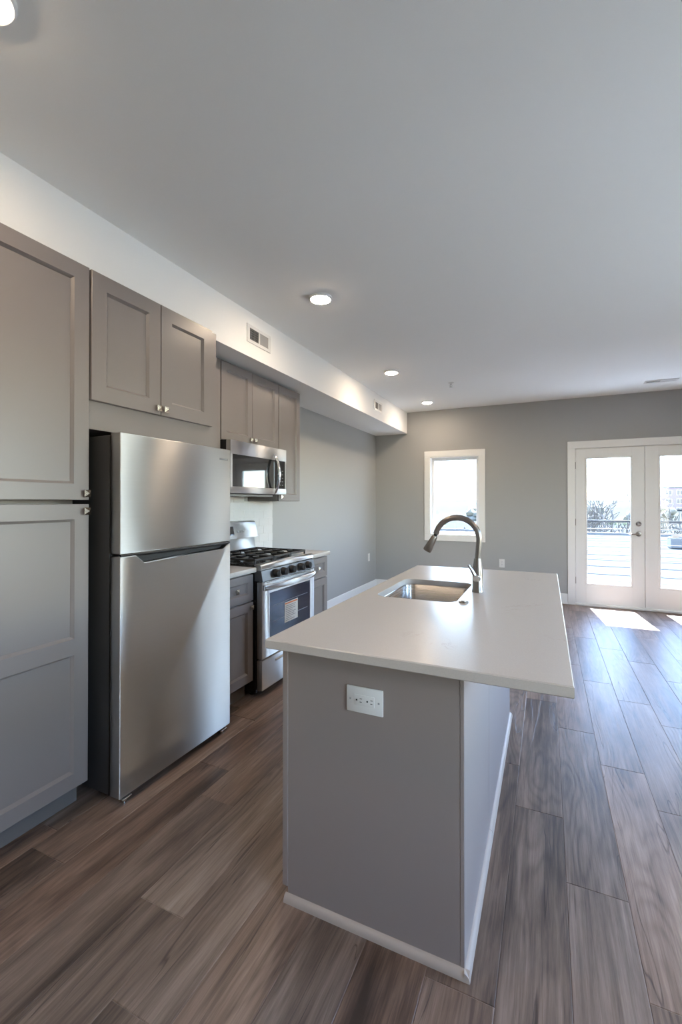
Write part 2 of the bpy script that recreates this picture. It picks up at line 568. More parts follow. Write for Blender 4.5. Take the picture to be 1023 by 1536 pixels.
# floor: one mesh of individual planks with a bevelled groove between them
def build_floor():
    bm = bmesh.new()
    col = bm.loops.layers.float_color.new('plank')
    joints = {0: 2.99, 1: 2.656, 2: 2.368, 3: 3.275, -1: 2.14, -2: 2.469, -3: 1.72, -9: 1.806, -8: 1.605, -7: 1.105, -10: 1.084, -6: 2.05, -5: 1.40, -4: 0.9}
    PW, PL = 0.19, 1.205
    k0 = math.floor((XL - 0.06) / PW); k1 = math.ceil((XR - 0.06) / PW)
    rr = random.Random(3)
    c, d = 0.0022, 0.0016
    for k in range(k0, k1):
        xa, xb = 0.06 + k * PW, 0.06 + (k + 1) * PW
        j = joints.get(k, rr.random() * PL)
        ys = [j + i * PL for i in range(-8, 9)]
        for ya, yb in zip(ys, ys[1:]):
            a0, a1, b0, b1 = max(xa, XL), min(xb, XR), max(ya, YF), min(yb, YB + 0.1)
            if a1 - a0 < 0.01 or b1 - b0 < 0.01: continue
            rc = (rr.random(), rr.random(), rr.random(), 1)
            o = [bm.verts.new(p) for p in ((a0, b0, -d), (a1, b0, -d), (a1, b1, -d), (a0, b1, -d))]
            i_ = [bm.verts.new(p) for p in ((a0 + c, b0 + c, 0), (a1 - c, b0 + c, 0), (a1 - c, b1 - c, 0), (a0 + c, b1 - c, 0))]
            fs = [bm.faces.new(i_)] + [bm.faces.new((o[q], o[(q + 1) % 4], i_[(q + 1) % 4], i_[q])) for q in range(4)]
            for f in fs:
                for lp in f.loops: lp[col] = rc
    m = MB(); m.bm.free(); m.bm = bm
    m.box(XL - WT, XR + WT, YF - WT, YB + WT, -0.25, -0.004)
    o = m.build('floor', M['floor'], smooth=False, loc=(0, 0, 0))
    return tag(o, 'dark brown grey wood plank floor', 'floor', kind='structure')
build_floor()

tag(MB().box(XL - WT, XR + WT, YF - WT, YB + WT, ZC, ZC + 0.2).build('ceiling', M['ceiling'], smooth=False), 'smooth white ceiling', 'ceiling', kind='structure')
tag(MB().box(XL - WT, XL, YF - WT, YB + WT, -0.004, ZC).build('wall_left', M['wall'], smooth=False), 'grey painted wall behind the kitchen run', 'wall', kind='structure')
RW = ((-0.95, 0.75), (1.90, 3.60))     # two tall windows in the right wall
RZ0, RZ1 = 0.62, 2.25
m = MB()
ys = [YF - WT] + [v for p in RW for v in p] + [YB + WT]
for a, b in zip(ys[0::2], ys[1::2]): m.box(XR, XR + WT, a, b, -0.004, ZC)
for a, b in RW:
    m.box(XR, XR + WT, a, b, -0.004, RZ0); m.box(XR, XR + WT, a, b, RZ1, ZC)
tag(m.build('wall_right', M['wall'], smooth=False), 'grey painted wall on the right of the room', 'wall', kind='structure')
tag(MB().box(XL, XR, YF - WT, YF, -0.004, ZC).build('wall_front', M['wall'], smooth=False), 'grey painted wall facing the window wall', 'wall', kind='structure')

# back wall with one window hole and one french door hole
WX0, WX1, WZ0, WZ1 = -1.600, -0.880, 0.868, 2.036
DX0, DX1, DZ1 = 0.343, 1.900, 2.075
m = MB()
m.box(XL, WX0, YB, YB + WT, -0.004, ZC)
m.box(WX0, WX1, YB, YB + WT, -0.004, WZ0)
m.box(WX0, WX1, YB, YB + WT, WZ1, ZC)
m.box(WX1, DX0, YB, YB + WT, -0.004, ZC)
m.box(DX0, DX1, YB, YB + WT, DZ1, ZC)
m.box(DX1, XR, YB, YB + WT, -0.004, ZC)
tag(m.build('wall_back', M['wall'], smooth=False), 'grey painted wall with the small window and the french door', 'wall', kind='structure')

# dropped soffit above the cabinets
tag(MB().box(XL, -1.955, YF, YB, 2.414, ZC).build('trim_1', M['ceiling'], smooth=False), 'white boxed soffit running above the cabinets', 'soffit', kind='structure')

# baseboards
def baseboard(name, poly_axis, pts):
    m = MB()
    for (x0, x1, y0, y1) in pts:
        m.box(x0, x1, y0, y1, 0.0, 0.135, 0.003, 1)
        if poly_axis == 'y':
            s = 1 if x0 < 0 else -1
            xe = x1 if s > 0 else x0
            m.box(min(xe, xe + s * 0.012), max(xe, xe + s * 0.012), y0, y1, 0.0, 0.018, 0.005, 2)
        else:
            s = -1 if y0 > 3 else 1
            ye = y0 if s < 0 else y1
            m.box(x0, x1, min(ye, ye + s * 0.012), max(ye, ye + s * 0.012), 0.0, 0.018, 0.005, 2)
    return tag(m.build(name, M['trim']), 'white baseboard', 'baseboard', kind='structure')
baseboard('baseboard_left', 'y', [(XL, XL + 0.014, 3.71, YB)])
baseboard('baseboard_back', 'x', [(XL + 0.014, 0.254, YB - 0.014, YB), (1.99, XR, YB - 0.014, YB)])
baseboard('baseboard_right', 'y', [(XR - 0.014, XR, YF, YB - 0.014)])
baseboard('baseboard_front', 'x', [(XL, XR - 0.014, YF, YF + 0.014)])


# window
def build_window():
    win = thing('window_1', 'small white framed window in the grey wall behind the faucet', 'window', (-1.24, YB, WZ0), kind='structure')
    cw, ct = 0.082, 0.018
    m = MB()
    y0, y1 = YB - ct, YB - 0.0005
    m.box(WX0 - cw, WX1 + cw, y0, y1, WZ1, WZ1 + cw + 0.006, 0.003, 1)
    m.box(WX0 - cw, WX1 + cw, y0, y1, WZ0 - cw - 0.004, WZ0, 0.003, 1)
    m.box(WX0 - cw, WX0, y0, y1, WZ0, WZ1, 0.003, 1)
    m.box(WX1, WX1 + cw, y0, y1, WZ0, WZ1, 0.003, 1)
    m.build('casing', M['trim'], win)
    j = 0.012
    m = MB()
    ye = YB + 0.14
    m.box(WX0, WX0 + j, YB - 0.012, ye, WZ0, WZ1); m.box(WX1 - j, WX1, YB - 0.012, ye, WZ0, WZ1)
    m.box(WX0 + j, WX1 - j, YB - 0.012, ye, WZ0, WZ0 + j); m.box(WX0 + j, WX1 - j, YB - 0.012, ye, WZ1 - j, WZ1)
    m.build('jamb', M['trim'], win)
    f = 0.042
    a0, a1, b0, b1 = WX0 + j, WX1 - j, WZ0 + j, WZ1 - j
    m = MB()
    yf0, yf1 = YB + 0.075, YB + 0.125
    m.box(a0, a0 + f, yf0, yf1, b0, b1, 0.004, 1); m.box(a1 - f, a1, yf0, yf1, b0, b1, 0.004, 1)
    m.box(a0 + f, a1 - f, yf0, yf1, b0, b0 + f, 0.004, 1); m.box(a0 + f, a1 - f, yf0, yf1, b1 - f, b1, 0.004, 1)
    fr = m.build('sash_frame', M['trim'], win)
    MB().box(a0 + f - 0.004, a1 - f + 0.004, YB + 0.097, YB + 0.103, b0 + f - 0.004, b1 - f + 0.004).build('pane', M['tinted'], win, smooth=False)
build_window()

def side_window(name, y0, y1, label):
    win = thing(name, label, 'window', (XR, (y0 + y1) / 2, RZ0), kind='structure')
    cw = 0.085
    m = MB()
    xa, xb = XR - 0.018, XR - 0.0005
    m.box(xa, xb, y0 - cw, y1 + cw, RZ1, RZ1 + cw, 0.003, 1); m.box(xa, xb, y0 - cw, y1 + cw, RZ0 - cw, RZ0, 0.003, 1)
    m.box(xa, xb, y0 - cw, y0, RZ0, RZ1, 0.003, 1); m.box(xa, xb, y1, y1 + cw, RZ0, RZ1, 0.003, 1)
    m.build('casing', M['trim'], win)
    f = 0.05
    x0, x1 = XR + 0.075, XR + 0.125
    m = MB()
    m.box(x0, x1, y0, y0 + f, RZ0, RZ1, 0.004, 1); m.box(x0, x1, y1 - f, y1, RZ0, RZ1, 0.004, 1)
    m.box(x0, x1, y0 + f, y1 - f, RZ0, RZ0 + f, 0.004, 1); m.box(x0, x1, y0 + f, y1 - f, RZ1 - f, RZ1, 0.004, 1)
    m.box(x0, x1, y0 + f, y1 - f, (RZ0 + RZ1) / 2 - 0.02, (RZ0 + RZ1) / 2 + 0.02, 0.004, 1)
    m.build('sash_frame', M['trim'], win)
    MB().box(XR + 0.098, XR + 0.102, y0 + f - 0.004, y1 - f + 0.004, RZ0 + f - 0.004, RZ1 - f + 0.004).build('pane', M['glass'], win, smooth=False)
side_window('window_2', *RW[0], 'white framed window in the right wall beside the camera')
side_window('window_3', *RW[1], 'white framed window in the right wall across from the island')


# french door
def build_door():
    d = thing('door_1', 'white glazed french door leading to the balcony', 'door', (1.12, YB, 0), kind='structure')
    m = MB()
    y0, y1 = YB - 0.018, YB - 0.0005
    m.box(0.254, 0.345, y0, y1, 0, 2.07, 0.003, 1)
    m.box(1.898, 1.989, y0, y1, 0, 2.07, 0.003, 1)
    m.box(0.254, 1.989, y0, y1, 2.07, 2.163, 0.003, 1)
    m.build('casing', M['trim'], d)
    m = MB()
    m.box(DX0, DX0 + 0.004, YB, YB + 0.15, 0, DZ1); m.box(DX1 - 0.004, DX1, YB, YB + 0.15, 0, DZ1)
    m.box(DX0, DX1, YB, YB + 0.15, DZ1 - 0.008, DZ1)
    m.box(DX0, DX0 + 0.022, YB + 0.0515, YB + 0.075, 0, DZ1); m.box(DX1 - 0.022, DX1, YB + 0.0515, YB + 0.075, 0, DZ1)
    m.box(DX0, DX1, YB + 0.0515, YB + 0.075, DZ1 - 0.026, DZ1)
    m.build('jamb', M['trim'], d)
    MB().box(1.098, 1.142, YB + 0.0515, YB + 0.070, 0.026, DZ1 - 0.027, 0.002, 1).build('astragal', M['trim'], d)
    MB().box(DX0 + 0.004, DX1 - 0.004, YB - 0.03, YB + 0.15, 0.0, 0.024, 0.004, 1).build('threshold', M['trim'], d)
    ya, yb = YB + 0.006, YB + 0.050
    for i, (x0, x1, g0, g1) in enumerate(((0.350, 1.1185, 0.472, 0.980), (1.1225, 1.893, 1.270, 1.778))):
        gz0, gz1 = 0.285, 1.938
        z0, z1 = 0.027, 2.063
        m = MB()
        m.box(x0, g0, ya, yb, z0, z1, 0.002, 1); m.box(g1, x1, ya, yb, z0, z1, 0.002, 1)
        m.box(g0 - 0.002, g1 + 0.002, ya, yb, z0, gz0, 0.002, 1); m.box(g0 - 0.002, g1 + 0.002, ya, yb, gz1, z1, 0.002, 1)
        leaf = m.build('door_leaf', M['door'], d)
        # raised glazing bead
        m = MB(); b = 0.022
        yq = ya - 0.007
        m.box(g0 - 0.010, g0 + b - 0.010, yq, ya + 0.012, gz0 - 0.010, gz1 + 0.010, 0.005, 2)
        m.box(g1 - b + 0.010, g1 + 0.010, yq, ya + 0.012, gz0 - 0.010, gz1 + 0.010, 0.005, 2)
        m.box(g0, g1, yq, ya + 0.012, gz0 - 0.010, gz0 + b - 0.010, 0.005, 2)
        m.box(g0, g1, yq, ya + 0.012, gz1 - b + 0.010, gz1 + 0.010, 0.005, 2)
        m.build('glazing_bead', M['door'], leaf)
        MB().box(g0, g1, YB + 0.026, YB + 0.030, gz0, gz1).build('pane', M['tinted'], leaf, smooth=False)
        hx = x0 - 0.002 if i == 0 else x1 + 0.002
        for hz in (0.28, 1.05, 1.80):
            MB().lathe([(0.0055, 0), (0.0055, 0.09)], (hx, ya - 0.004, hz), 'z', 10).build('hinge', M['nickel'], leaf)
        if i == 0:
            m = MB()
            m.lathe([(0.0, -0.030), (0.010, -0.030), (0.014, -0.022), (0.028, -0.014), (0.031, 0.0)], (1.053, ya, 1.083), 'y', 24)
            m.build('deadbolt', M['nickel'], leaf)
            m = MB()
            m.lathe([(0.012, -0.046), (0.013, -0.014), (0.029, -0.012), (0.032, 0.0)], (1.053, ya, 0.955), 'y', 24)
            m.tube([(1.058, ya - 0.043, 0.955), (1.02, ya - 0.048, 0.956), (0.985, ya - 0.047, 0.955), (0.945, ya - 0.043, 0.951)], [0.010, 0.009, 0.008, 0.007], 12)
            m.build('lever_handle', M['nickel'], leaf)
            MB().box(1.1185, 1.1222, ya - 0.002, ya + 0.004, 0.90, 0.99).build('strike_plate', M['nickel'], leaf)
build_door()

# ------------------------------------------------------------------ cabinets
XT = -1.86          # front of the deep cabinet doors
TH = 0.02

def add_door(parent, name, xf, y0, y1, z0, z1, st=0.074, mid=None, knob=None, face=1, mat=None):
    g = 0.0
    if mid: panels = [(y0 + st, y1 - st, z0 + st, mid[0]), (y0 + st, y1 - st, mid[1], z1 - st)]
    else: panels = [(y0 + st, y1 - st, z0 + st, z1 - st)]
    d = shaker(xf, y0, y1, z0, z1, panels, TH, face).build(name, mat or M['cab'], parent, angle=20)
    if knob: knob_mb(xf, knob[0], knob[1], face).build('knob', M['knob'], d, smooth=False)
    return d

# tall pantry
pan = thing('pantry_cabinet', 'tall grey shaker pantry cabinet on the left of the fridge', 'cabinet', (-2.16, 1.0, 0))
m = MB()
m.box(XL + 0.001, XT - TH - 0.001, 0.722, 1.336, 0.115, 1.345, 0.001, 1)
m.box(XL + 0.001, XT - TH - 0.001, 0.722, 1.336, 1.371, 2.412, 0.001, 1)
m.box(XL + 0.001, XT - 0.12, 0.722, 1.336, 1.340, 1.376)
m.build('body', M['cab'], pan)
MB().box(XL + 0.001, XT - 0.085, 0.722, 1.336, 0.001, 0.115).build('toe_kick', M['toe'], pan, smooth=False)
add_door(pan, 'door', XT, 0.724, 1.331, 1.367, 2.410, 0.070, knob=(1.313, 1.396))
add_door(pan, 'door', XT, 0.724, 1.331, 0.117, 1.349, 0.066, mid=(0.695, 0.764), knob=(1.313, 1.318))

# cabinet above the fridge
fc = thing('wall_cabinet', 'grey two door wall cabinet above the steel fridge', 'cabinet', (-2.16, 1.75, 1.69))
MB().box(XL + 0.001, XT - TH - 0.001, 1.3375, 2.197, 1.690, 2.412, 0.001, 1).build('body', M['cab'], fc)
add_door(fc, 'door', XT, 1.342, 1.737, 1.820, 2.410, 0.074, knob=(1.715, 1.852))
add_door(fc, 'door', XT, 1.741, 2.140, 1.820, 2.410, 0.074, knob=(1.763, 1.852))

# wall cabinets over the range
XU = -2.135
def wall_cab(label, y0, y1, z0, z1, doors, kn):
    c = thing('wall_cabinet', label, 'cabinet', (-2.3, (y0 + y1) / 2, z0))
    MB().box(XL + 0.001, XU - TH - 0.001, y0, y1, z0, z1 + 0.004, 0.001, 1).build('body', M['cab'], c)
    n = len(doors)
    for (a, b), k in zip(doors, kn):
        add_door(c, 'door', XU, a, b, z0 + 0.002, z1, 0.058, knob=k)
    return c
wall_cab('grey wall cabinet behind the fridge cabinet, left of the microwave', 2.203, 2.545, 1.372, 2.392, [(2.206, 2.541)], [(2.515, 1.41)])
wall_cab('grey two door wall cabinet directly above the microwave', 2.5465, 3.309, 1.815, 2.392, [(2.550, 2.9245), (2.9275, 3.305)], [(2.897, 1.852), (2.955, 1.852)])
wall_cab('narrow one door grey wall cabinet right of the microwave', 3.3105, 3.682, 1.366, 2.392, [(3.314, 3.678)], [(3.340, 1.405)])

# base cabinets
XB = -1.85
def base_cab(label, y0, y1, left_knob):
    c = thing('base_cabinet', label, 'cabinet', (-2.15, (y0 + y1) / 2, 0))
    MB().box(XL + 0.001, XB - TH - 0.001, y0, y1, 0.115, 0.872, 0.001, 1).build('body', M['cab'], c)
    MB().box(XL + 0.001, XB - 0.075, y0, y1, 0.001, 0.115).build('toe_kick', M['toe'], c, smooth=False)
    d = shaker(XB, y0 + 0.003, y1 - 0.003, 0.678, 0.858, [(y0 + 0.058, y1 - 0.058, 0.728, 0.808)], TH).build('drawer_front', M['cab'], c, angle=20)
    knob_mb(XB, (y0 + y1) / 2 - 0.02 if left_knob else (y0 + y1) / 2, 0.768).build('knob', M['knob'], d, smooth=False)
    ky = y1 - 0.035 if left_knob else y0 + 0.035
    add_door(c, 'door', XB, y0 + 0.003, y1 - 0.003, 0.122, 0.666, 0.060, knob=(ky, 0.633))
base_cab('grey base cabinet between the fridge and the range', 2.203, 2.548, True)
base_cab('narrow grey base cabinet right of the range', 3.318, 3.696, False)
tag(MB().box(XL + 0.001, -1.825, 2.200, 2.550, 0.873, 0.905, 0.003, 2).build('countertop', M['quartz']), 'short pale quartz countertop between the fridge and the range', 'countertop')
tag(MB().box(XL + 0.001, -1.825, 3.316, 3.706, 0.873, 0.905, 0.003, 2).build('countertop', M['quartz']), 'short pale quartz countertop right of the range', 'countertop')
# glazed backsplash
def backsplash():
    m = MB()
    tw, tz, g = 0.150, 0.075, 0.002
    z = 0.907; r = 0
    while z < 1.41:
        y = 2.203 - (tw / 2 if r % 2 else 0)
        top = min(z + tz - g, 1.413)
        while y < 3.706:
            a, b = max(y, 2.203), min(y + tw - g, 3.704)
            if b - a > 0.01 and top - z > 0.01:
                zt = top if not (a < 2.55 or b > 3.31) else min(top, 1.364)
                if zt - z > 0.01: m.box(XL + 0.004, XL + 0.010, a, b, z, zt, 0.0012, 1)
            y += tw
        z += tz; r += 1
    m.box(XL + 0.0005, XL + 0.0055, 2.203, 3.704, 0.906, 1.364, mi=1)
    tag(m.build('backsplash', [M['tile'], M['white']]), 'glossy white tile backsplash on the wall behind the range', 'backsplash')
backsplash()


# ------------------------------------------------------------------ fridge
def fridge():
    f = thing('refrigerator', 'stainless steel top freezer refrigerator beside the tall pantry', 'refrigerator', (-2.1, 1.755, 0))
    y0, y1 = 1.379, 2.138
    xd0, xd1 = -1.785, -1.720
    MB().box(-2.44, xd0 - 0.010, y0 + 0.004, y1 - 0.004, 0.035, 1.662, 0.006, 2).build('body', M['fridge_side'], f)
    MB().box(xd0 - 0.012, xd0 + 0.002, y0 + 0.012, y1 - 0.012, 0.06, 1.655).build('door_gasket', M['black'], f, smooth=False)
    MB().box(xd0, xd1, y0, y1, 1.124, 1.670, 0.005, 3).build('freezer_door', M['steel'], f)
    poly = [(y0, 0.036), (y1, 0.036), (y1, 1.112), (2.122, 1.112), (2.074, 1.086), (1.516, 1.072), (1.466, 1.112), (y0, 1.112)]
    low = MB().prism(poly, 'x', xd0, xd1, 0.005, 3).build('fridge_door', M['steel'], f)
    # dark pocket handle in the notch of the lower door
    p2 = [(2.123, 1.122), (2.073, 1.0885), (1.517, 1.0745), (1.464, 1.122)]
    m = MB().prism(p2, 'x', xd0 + 0.004, xd1 - 0.030, 0.0)
    m.build('pocket_handle', M['black'], f, smooth=False)
    m = MB()
    pts = [(xd1 - 0.004, 1.385, 1.1175), (xd1 - 0.004, 1.455, 1.1175), (xd1 - 0.002, 1.52, 1.1165), (xd1 + 0.001, 1.80, 1.1165), (xd1 - 0.002, 2.08, 1.1165), (xd1 - 0.005, 2.134, 1.1175)]
    m.tube(pts, [0.0055, 0.0055, 0.0085, 0.0085, 0.0085, 0.0055], 12)
    m.build('handle_lip', M['black'], f)
    m = MB()
    m.box(xd1, xd1 + 0.0015, 2.040, 2.112, 1.603, 1.615)
    for k in range(9):
        yy = 2.047 + k * 0.0068
        m.box(xd1 + 0.0015, xd1 + 0.0022, yy, yy + 0.0036, 1.6065, 1.6115, mi=1)
    m.build('badge', [M['grey'], M['chrome']], f, smooth=False)
    for ya in (y0 + 0.02, y1 - 0.075):
        m = MB()
        m.box(xd0 - 0.10, xd1 - 0.004, ya, ya + 0.052, 0.018, 0.024, 0.002, 1)
        m.lathe([(0.016, 0.0), (0.016, 0.012), (0.007, 0.014), (0.007, 0.04)], (xd1 - 0.028, ya + 0.026, 0.0), 'z', 16)
        m.lathe([(0.018, -0.010), (0.018, 0.010)], (xd0 - 0.07, ya + 0.026, 0.018), 'y', 16)
        m.build('levelling_foot', M['chrome'], f)
fridge()


# ------------------------------------------------------------------ microwave
def microwave():
    t = thing('microwave', 'stainless over the range microwave under the two door cabinet', 'microwave', (-2.25, 2.93, 1.41))
    y0, y1, z0, z1 = 2.551, 3.303, 1.424, 1.808
    xf = -2.052
    MB().box(XL + 0.012, xf - 0.042, y0 + 0.002, y1 - 0.002, z0 - 0.004, z1 + 0.003, 0.003, 1).build('body', M['black'], t)
    m = MB()
    x0 = xf - 0.040
    m.box(x0, xf, y0, y1, 1.708, z1, 0.003, 2)
    m.box(x0, xf, y0, y1, z0, 1.472, 0.003, 2)
    m.box(x0, xf, y0, y0 + 0.024, 1.470, 1.710, 0.002, 1)
    m.box(x0, xf, y1 - 0.018, y1, 1.470, 1.710, 0.002, 1)
    m.build('front_frame', M['steel2'], t)
    MB().box(x0, xf - 0.003, y0 + 0.023, 3.115, 1.471, 1.709, 0.001, 1).build('door_window', M['glassblack'], t)
    cp = MB().box(x0, xf - 0.004, 3.118, y1 - 0.017, 1.471, 1.709, 0.001, 1).build('control_panel', M['glassblack'], t)
    for r in range(5):
        for c in range(3):
            MB().box(xf - 0.004, xf - 0.0034, 3.170 + c * 0.034, 3.186 + c * 0.034, 1.500 + r * 0.030, 1.504 + r * 0.030).build('key', M['ink'], cp, smooth=False)
    pts, n = [], 16
    for k in range(n + 1):
        a = k / n
        pts.append((xf + 0.004 + 0.050 * math.sin(PI * a) ** 0.8, 3.108 + 0.004 * a, 1.752 - a * 0.325))
    MB().tube(pts, [0.008] + [0.0115] * (n - 1) + [0.008], 14).build('door_handle', M['chrome'], t)
    m = MB()
    m.box(XL + 0.05, xf - 0.10, y0 + 0.10, y1 - 0.06, 1.404, 1.421, 0.003, 1)
    for k in range(14): m.box(-2.40, -2.20, y0 + 0.14 + k * 0.036, y0 + 0.16 + k * 0.036, 1.4025, 1.405)
    m.build('vent_underside', M['grey'], t)
microwave()


# ------------------------------------------------------------------ range
def gas_range():
    t = thing('gas_range', 'freestanding stainless gas range with black grates under the microwave', 'range', (-2.1, 2.93, 0))
    y0, y1 = 2.5555, 3.3105
    xf = -1.782
    MB().box(-2.455, xf - 0.052, y0 + 0.001, y1 - 0.001, 0.028, 0.905, 0.002, 1).build('body', M['enamel'], t)
    for yy in (y0 + 0.05, y1 - 0.05):
        for xx in (-2.40, -1.90): MB().lathe([(0.02, 0.0), (0.02, 0.006), (0.009, 0.008), (0.009, 0.03)], (xx, yy, 0), 'z', 14).build('levelling_foot', M['black'], t)
    # cooktop, rolled steel front lip
    m = MB()
    m.box(-2.40, -1.83, y0, y1, 0.903, 0.917, 0.003, 1)
    m.build('cooktop', M['enamel'], t)
    poly = [(-1.85, 0.882), (-1.800, 0.882), (-1.790, 0.890), (-1.793, 0.912), (-1.803, 0.922), (-1.85, 0.924)]
    m = MB().prism(poly, 'y', y0, y1, 0.003, 2)
    m.build('front_lip', M['steel2'], t)
    # control panel with five knobs, slightly raked
    poly = [(-1.85, 0.806), (-1.775, 0.806), (-1.792, 0.881), (-1.85, 0.881)]
    cp = MB().prism(poly, 'y', y0, y1, 0.002, 1).build('control_panel', M['steel3'], t)
    for ky in (2.722, 2.826, 2.945, 3.082, 3.192):
        m = MB()
        m.lathe([(0.031, 0.0), (0.031, 0.006), (0.0285, 0.010), (0.026, 0.032), (0.022, 0.036), (0.0, 0.036)], (-1.784, ky, 0.844), 'x', 24)
        m.box(-1.760, -1.744, ky - 0.005, ky + 0.005, 0.820, 0.868, 0.002, 1)
        m.build('knob', M['black'], t)
    # oven door: steel frame, dark window, bowed handle
    z0, z1 = 0.268, 0.800
    wy0, wy1, wz0, wz1 = 2.652, 3.238, 0.400, 0.712
    m = MB()
    xb = xf - 0.046
    m.box(xb, xf, y0, wy0, z0, z1, 0.004, 2); m.box(xb, xf, wy1, y1, z0, z1, 0.004, 2)
    m.box(xb, xf, wy0 - 0.004, wy1 + 0.004, z0, wz0, 0.003, 1); m.box(xb, xf, wy0 - 0.004, wy1 + 0.004, wz1, z1, 0.003, 1)
    dr = m.build('oven_door', M['steel2'], t)
    wn = MB().box(xb + 0.004, xf - 0.002, wy0 - 0.003, wy1 + 0.003, wz0 - 0.003, wz1 + 0.003, 0.001, 1).build('oven_window', M['ovenglass'], dr)
    m = MB()
    for zz in (0.50, 0.615): MB().box(xf - 0.0022, xf - 0.0016, wy0 + 0.04, wy1 - 0.04, zz, zz + 0.004).build('oven_rack', M['grey'], dr, smooth=False)
    m = MB()
    for k in range(26): m.box(xb - 0.0, xf + 0.0008, y0 + 0.05 + k * 0.0255, y0 + 0.066 + k * 0.0255, 0.7905, 0.7955)
    m.build('door_vent', M['black'], dr, smooth=False)
    n = 18; pts = []
    for k in range(n + 1):
        a = k / n
        pts.append((xf + 0.012 + 0.044 * math.sin(PI * a) ** 0.55, y0 + 0.012 + a * (y1 - y0 - 0.024), 0.764 - 0.0 * a))
    t2 = bmesh.new(); rings = []
    for p in pts:   # flat, tall oval section
        rings.append([t2.verts.new((p[0] + 0.009 * math.cos(a), p[1], p[2] + 0.021 * math.sin(a))) for a in [2 * PI * q / 16 for q in range(16)]])
    for a, b in zip(rings, rings[1:]):
        for q in range(16): t2.faces.new((a[q], a[(q + 1) % 16], b[(q + 1) % 16], b[q]))
    t2.faces.new(rings[0]); t2.faces.new(rings[-1][::-1])
    bmesh.ops.recalc_face_normals(t2, faces=t2.faces[:])
    m = MB(); m._merge(t2)
    m.box(xf - 0.002, xf + 0.016, y0 + 0.006, y0 + 0.026, 0.746, 0.782, 0.003, 1)
    m.box(xf - 0.002, xf + 0.016, y1 - 0.026, y1 - 0.006, 0.746, 0.782, 0.003, 1)
    m.build('oven_handle', M['steel2'], dr)
    # paper notice stuck on the window
    m = MB()
    sy0, sy1, sz0, sz1 = 2.848, 3.040, 0.452, 0.604
    m.box(xf - 0.0022, xf - 0.0008, sy0, sy1, sz0, sz1)
    m.box(xf - 0.001, xf - 0.0003, sy0 + 0.006, sy1 - 0.006, sz1 - 0.016, sz1 - 0.006, mi=1)
    for k in range(9):
        ln = (0.9, 0.8, 0.86, 0.6, 0.9, 0.75, 0.88, 0.5, 0.8)[k]
        zz = sz1 - 0.032 - k * 0.0135
        m.box(xf - 0.001, xf - 0.0004, sy0 + 0.014, sy0 + 0.014 + (sy1 - sy0 - 0.028) * ln, zz, zz + 0.004, mi=2)
    m.build('paper_notice', [M['paper'], M['orange'], M['ink']], dr, smooth=False)
    dw = MB().box(xb, xf, y0, y1, 0.052, 0.258, 0.004, 2).build('storage_drawer', M['steel2'], t)
    poly = [(xf - 0.004, 0.210), (xf + 0.010, 0.214), (xf + 0.012, 0.226), (xf - 0.004, 0.230)]
    MB().prism(poly, 'y', 2.72, 3.15, 0.002, 1).build('drawer_pull', M['steel2'], dw)
    # burners
    for bx, by, r in ((-1.98, 2.70, 0.047), (-2.24, 2.70, 0.038), (-2.11, 2.933, 0.050), (-1.98, 3.165, 0.040), (-2.24, 3.165, 0.036)):
        MB().lathe([(r + 0.016, 0.0), (r + 0.014, 0.005), (r, 0.008), (r, 0.016), (r * 0.9, 0.022), (0, 0.024)], (bx, by, 0.916), 'z', 24).build('burner', M['iron'], t)
    # three cast iron grates
    w3 = (y1 - y0 - 0.03) / 3
    for g in range(3):
        a = y0 + 0.015 + g * w3 + 0.003; b = a + w3 - 0.006
        xa, xb2 = -2.365, -1.855
        zt, th = 0.957, 0.016
        m = MB()
        def bar(p, q, ww=0.011, z0=zt - th, z1=zt):
            if abs(p[0] - q[0]) < 1e-6: m.box(p[0] - ww / 2, p[0] + ww / 2, min(p[1], q[1]), max(p[1], q[1]), z0, z1, 0.003, 1)
            else: m.box(min(p[0], q[0]), max(p[0], q[0]), p[1] - ww / 2, p[1] + ww / 2, z0, z1, 0.003, 1)
        bar((xa, a + .006), (xb2, a + .006)); bar((xa, b - .006), (xb2, b - .006))
        bar((xa + .006, a), (xa + .006, b)); bar((xb2 - .006, a), (xb2 - .006, b))
        mid = (a + b) / 2; xm = (xa + xb2) / 2
        bar((xm, a), (xm, b))
        for xc in (xa + 0.127, xb2 - 0.127):
            bar((xc, a), (xc, mid - 0.028)); bar((xc, mid + 0.028), (xc, b))
        for (p, q) in ((xa, xa + 0.10), (xa + 0.155, xm), (xm, xb2 - 0.155), (xb2 - 0.10, xb2)): bar((p, mid), (q, mid))
        for px in (xa + .007, xm, xb2 - .007):
            for py in (a + .007, b - .007): m.box(px - .006, px + .006, py - .006, py + .006, 0.9165, zt - 0.004, 0.002, 1)
        m.build('grate', M['iron'], t)
    # backguard
    poly = [(-2.452, 0.905), (-2.372, 0.905), (-2.395, 1.045), (-2.355, 1.050), (-2.385, 1.185), (-2.395, 1.192), (-2.452, 1.192)]
    bgd = MB().prism(poly, 'y', y0, y1, 0.003, 2).build('backguard', M['steel2'], t)
    ty = (1.185 - 1.050)
    poly = [(-2.3610, 1.083), (-2.3590, 1.083), (-2.3735, 1.155), (-2.3760, 1.155)]
    MB().prism(poly, 'y', 2.815, 2.985, 0).build('display', M['glassblack'], bgd, smooth=False)
    for yy in (2.72, 2.76, 3.04, 3.08, 3.12):
        poly = [(-2.364, 1.10), (-2.3615, 1.10), (-2.3655, 1.118), (-2.368, 1.118)]
        MB().prism(poly, 'y', yy - 0.012, yy + 0.012, 0).build('touch_button', M['grey'], bgd, smooth=False)
gas_range()


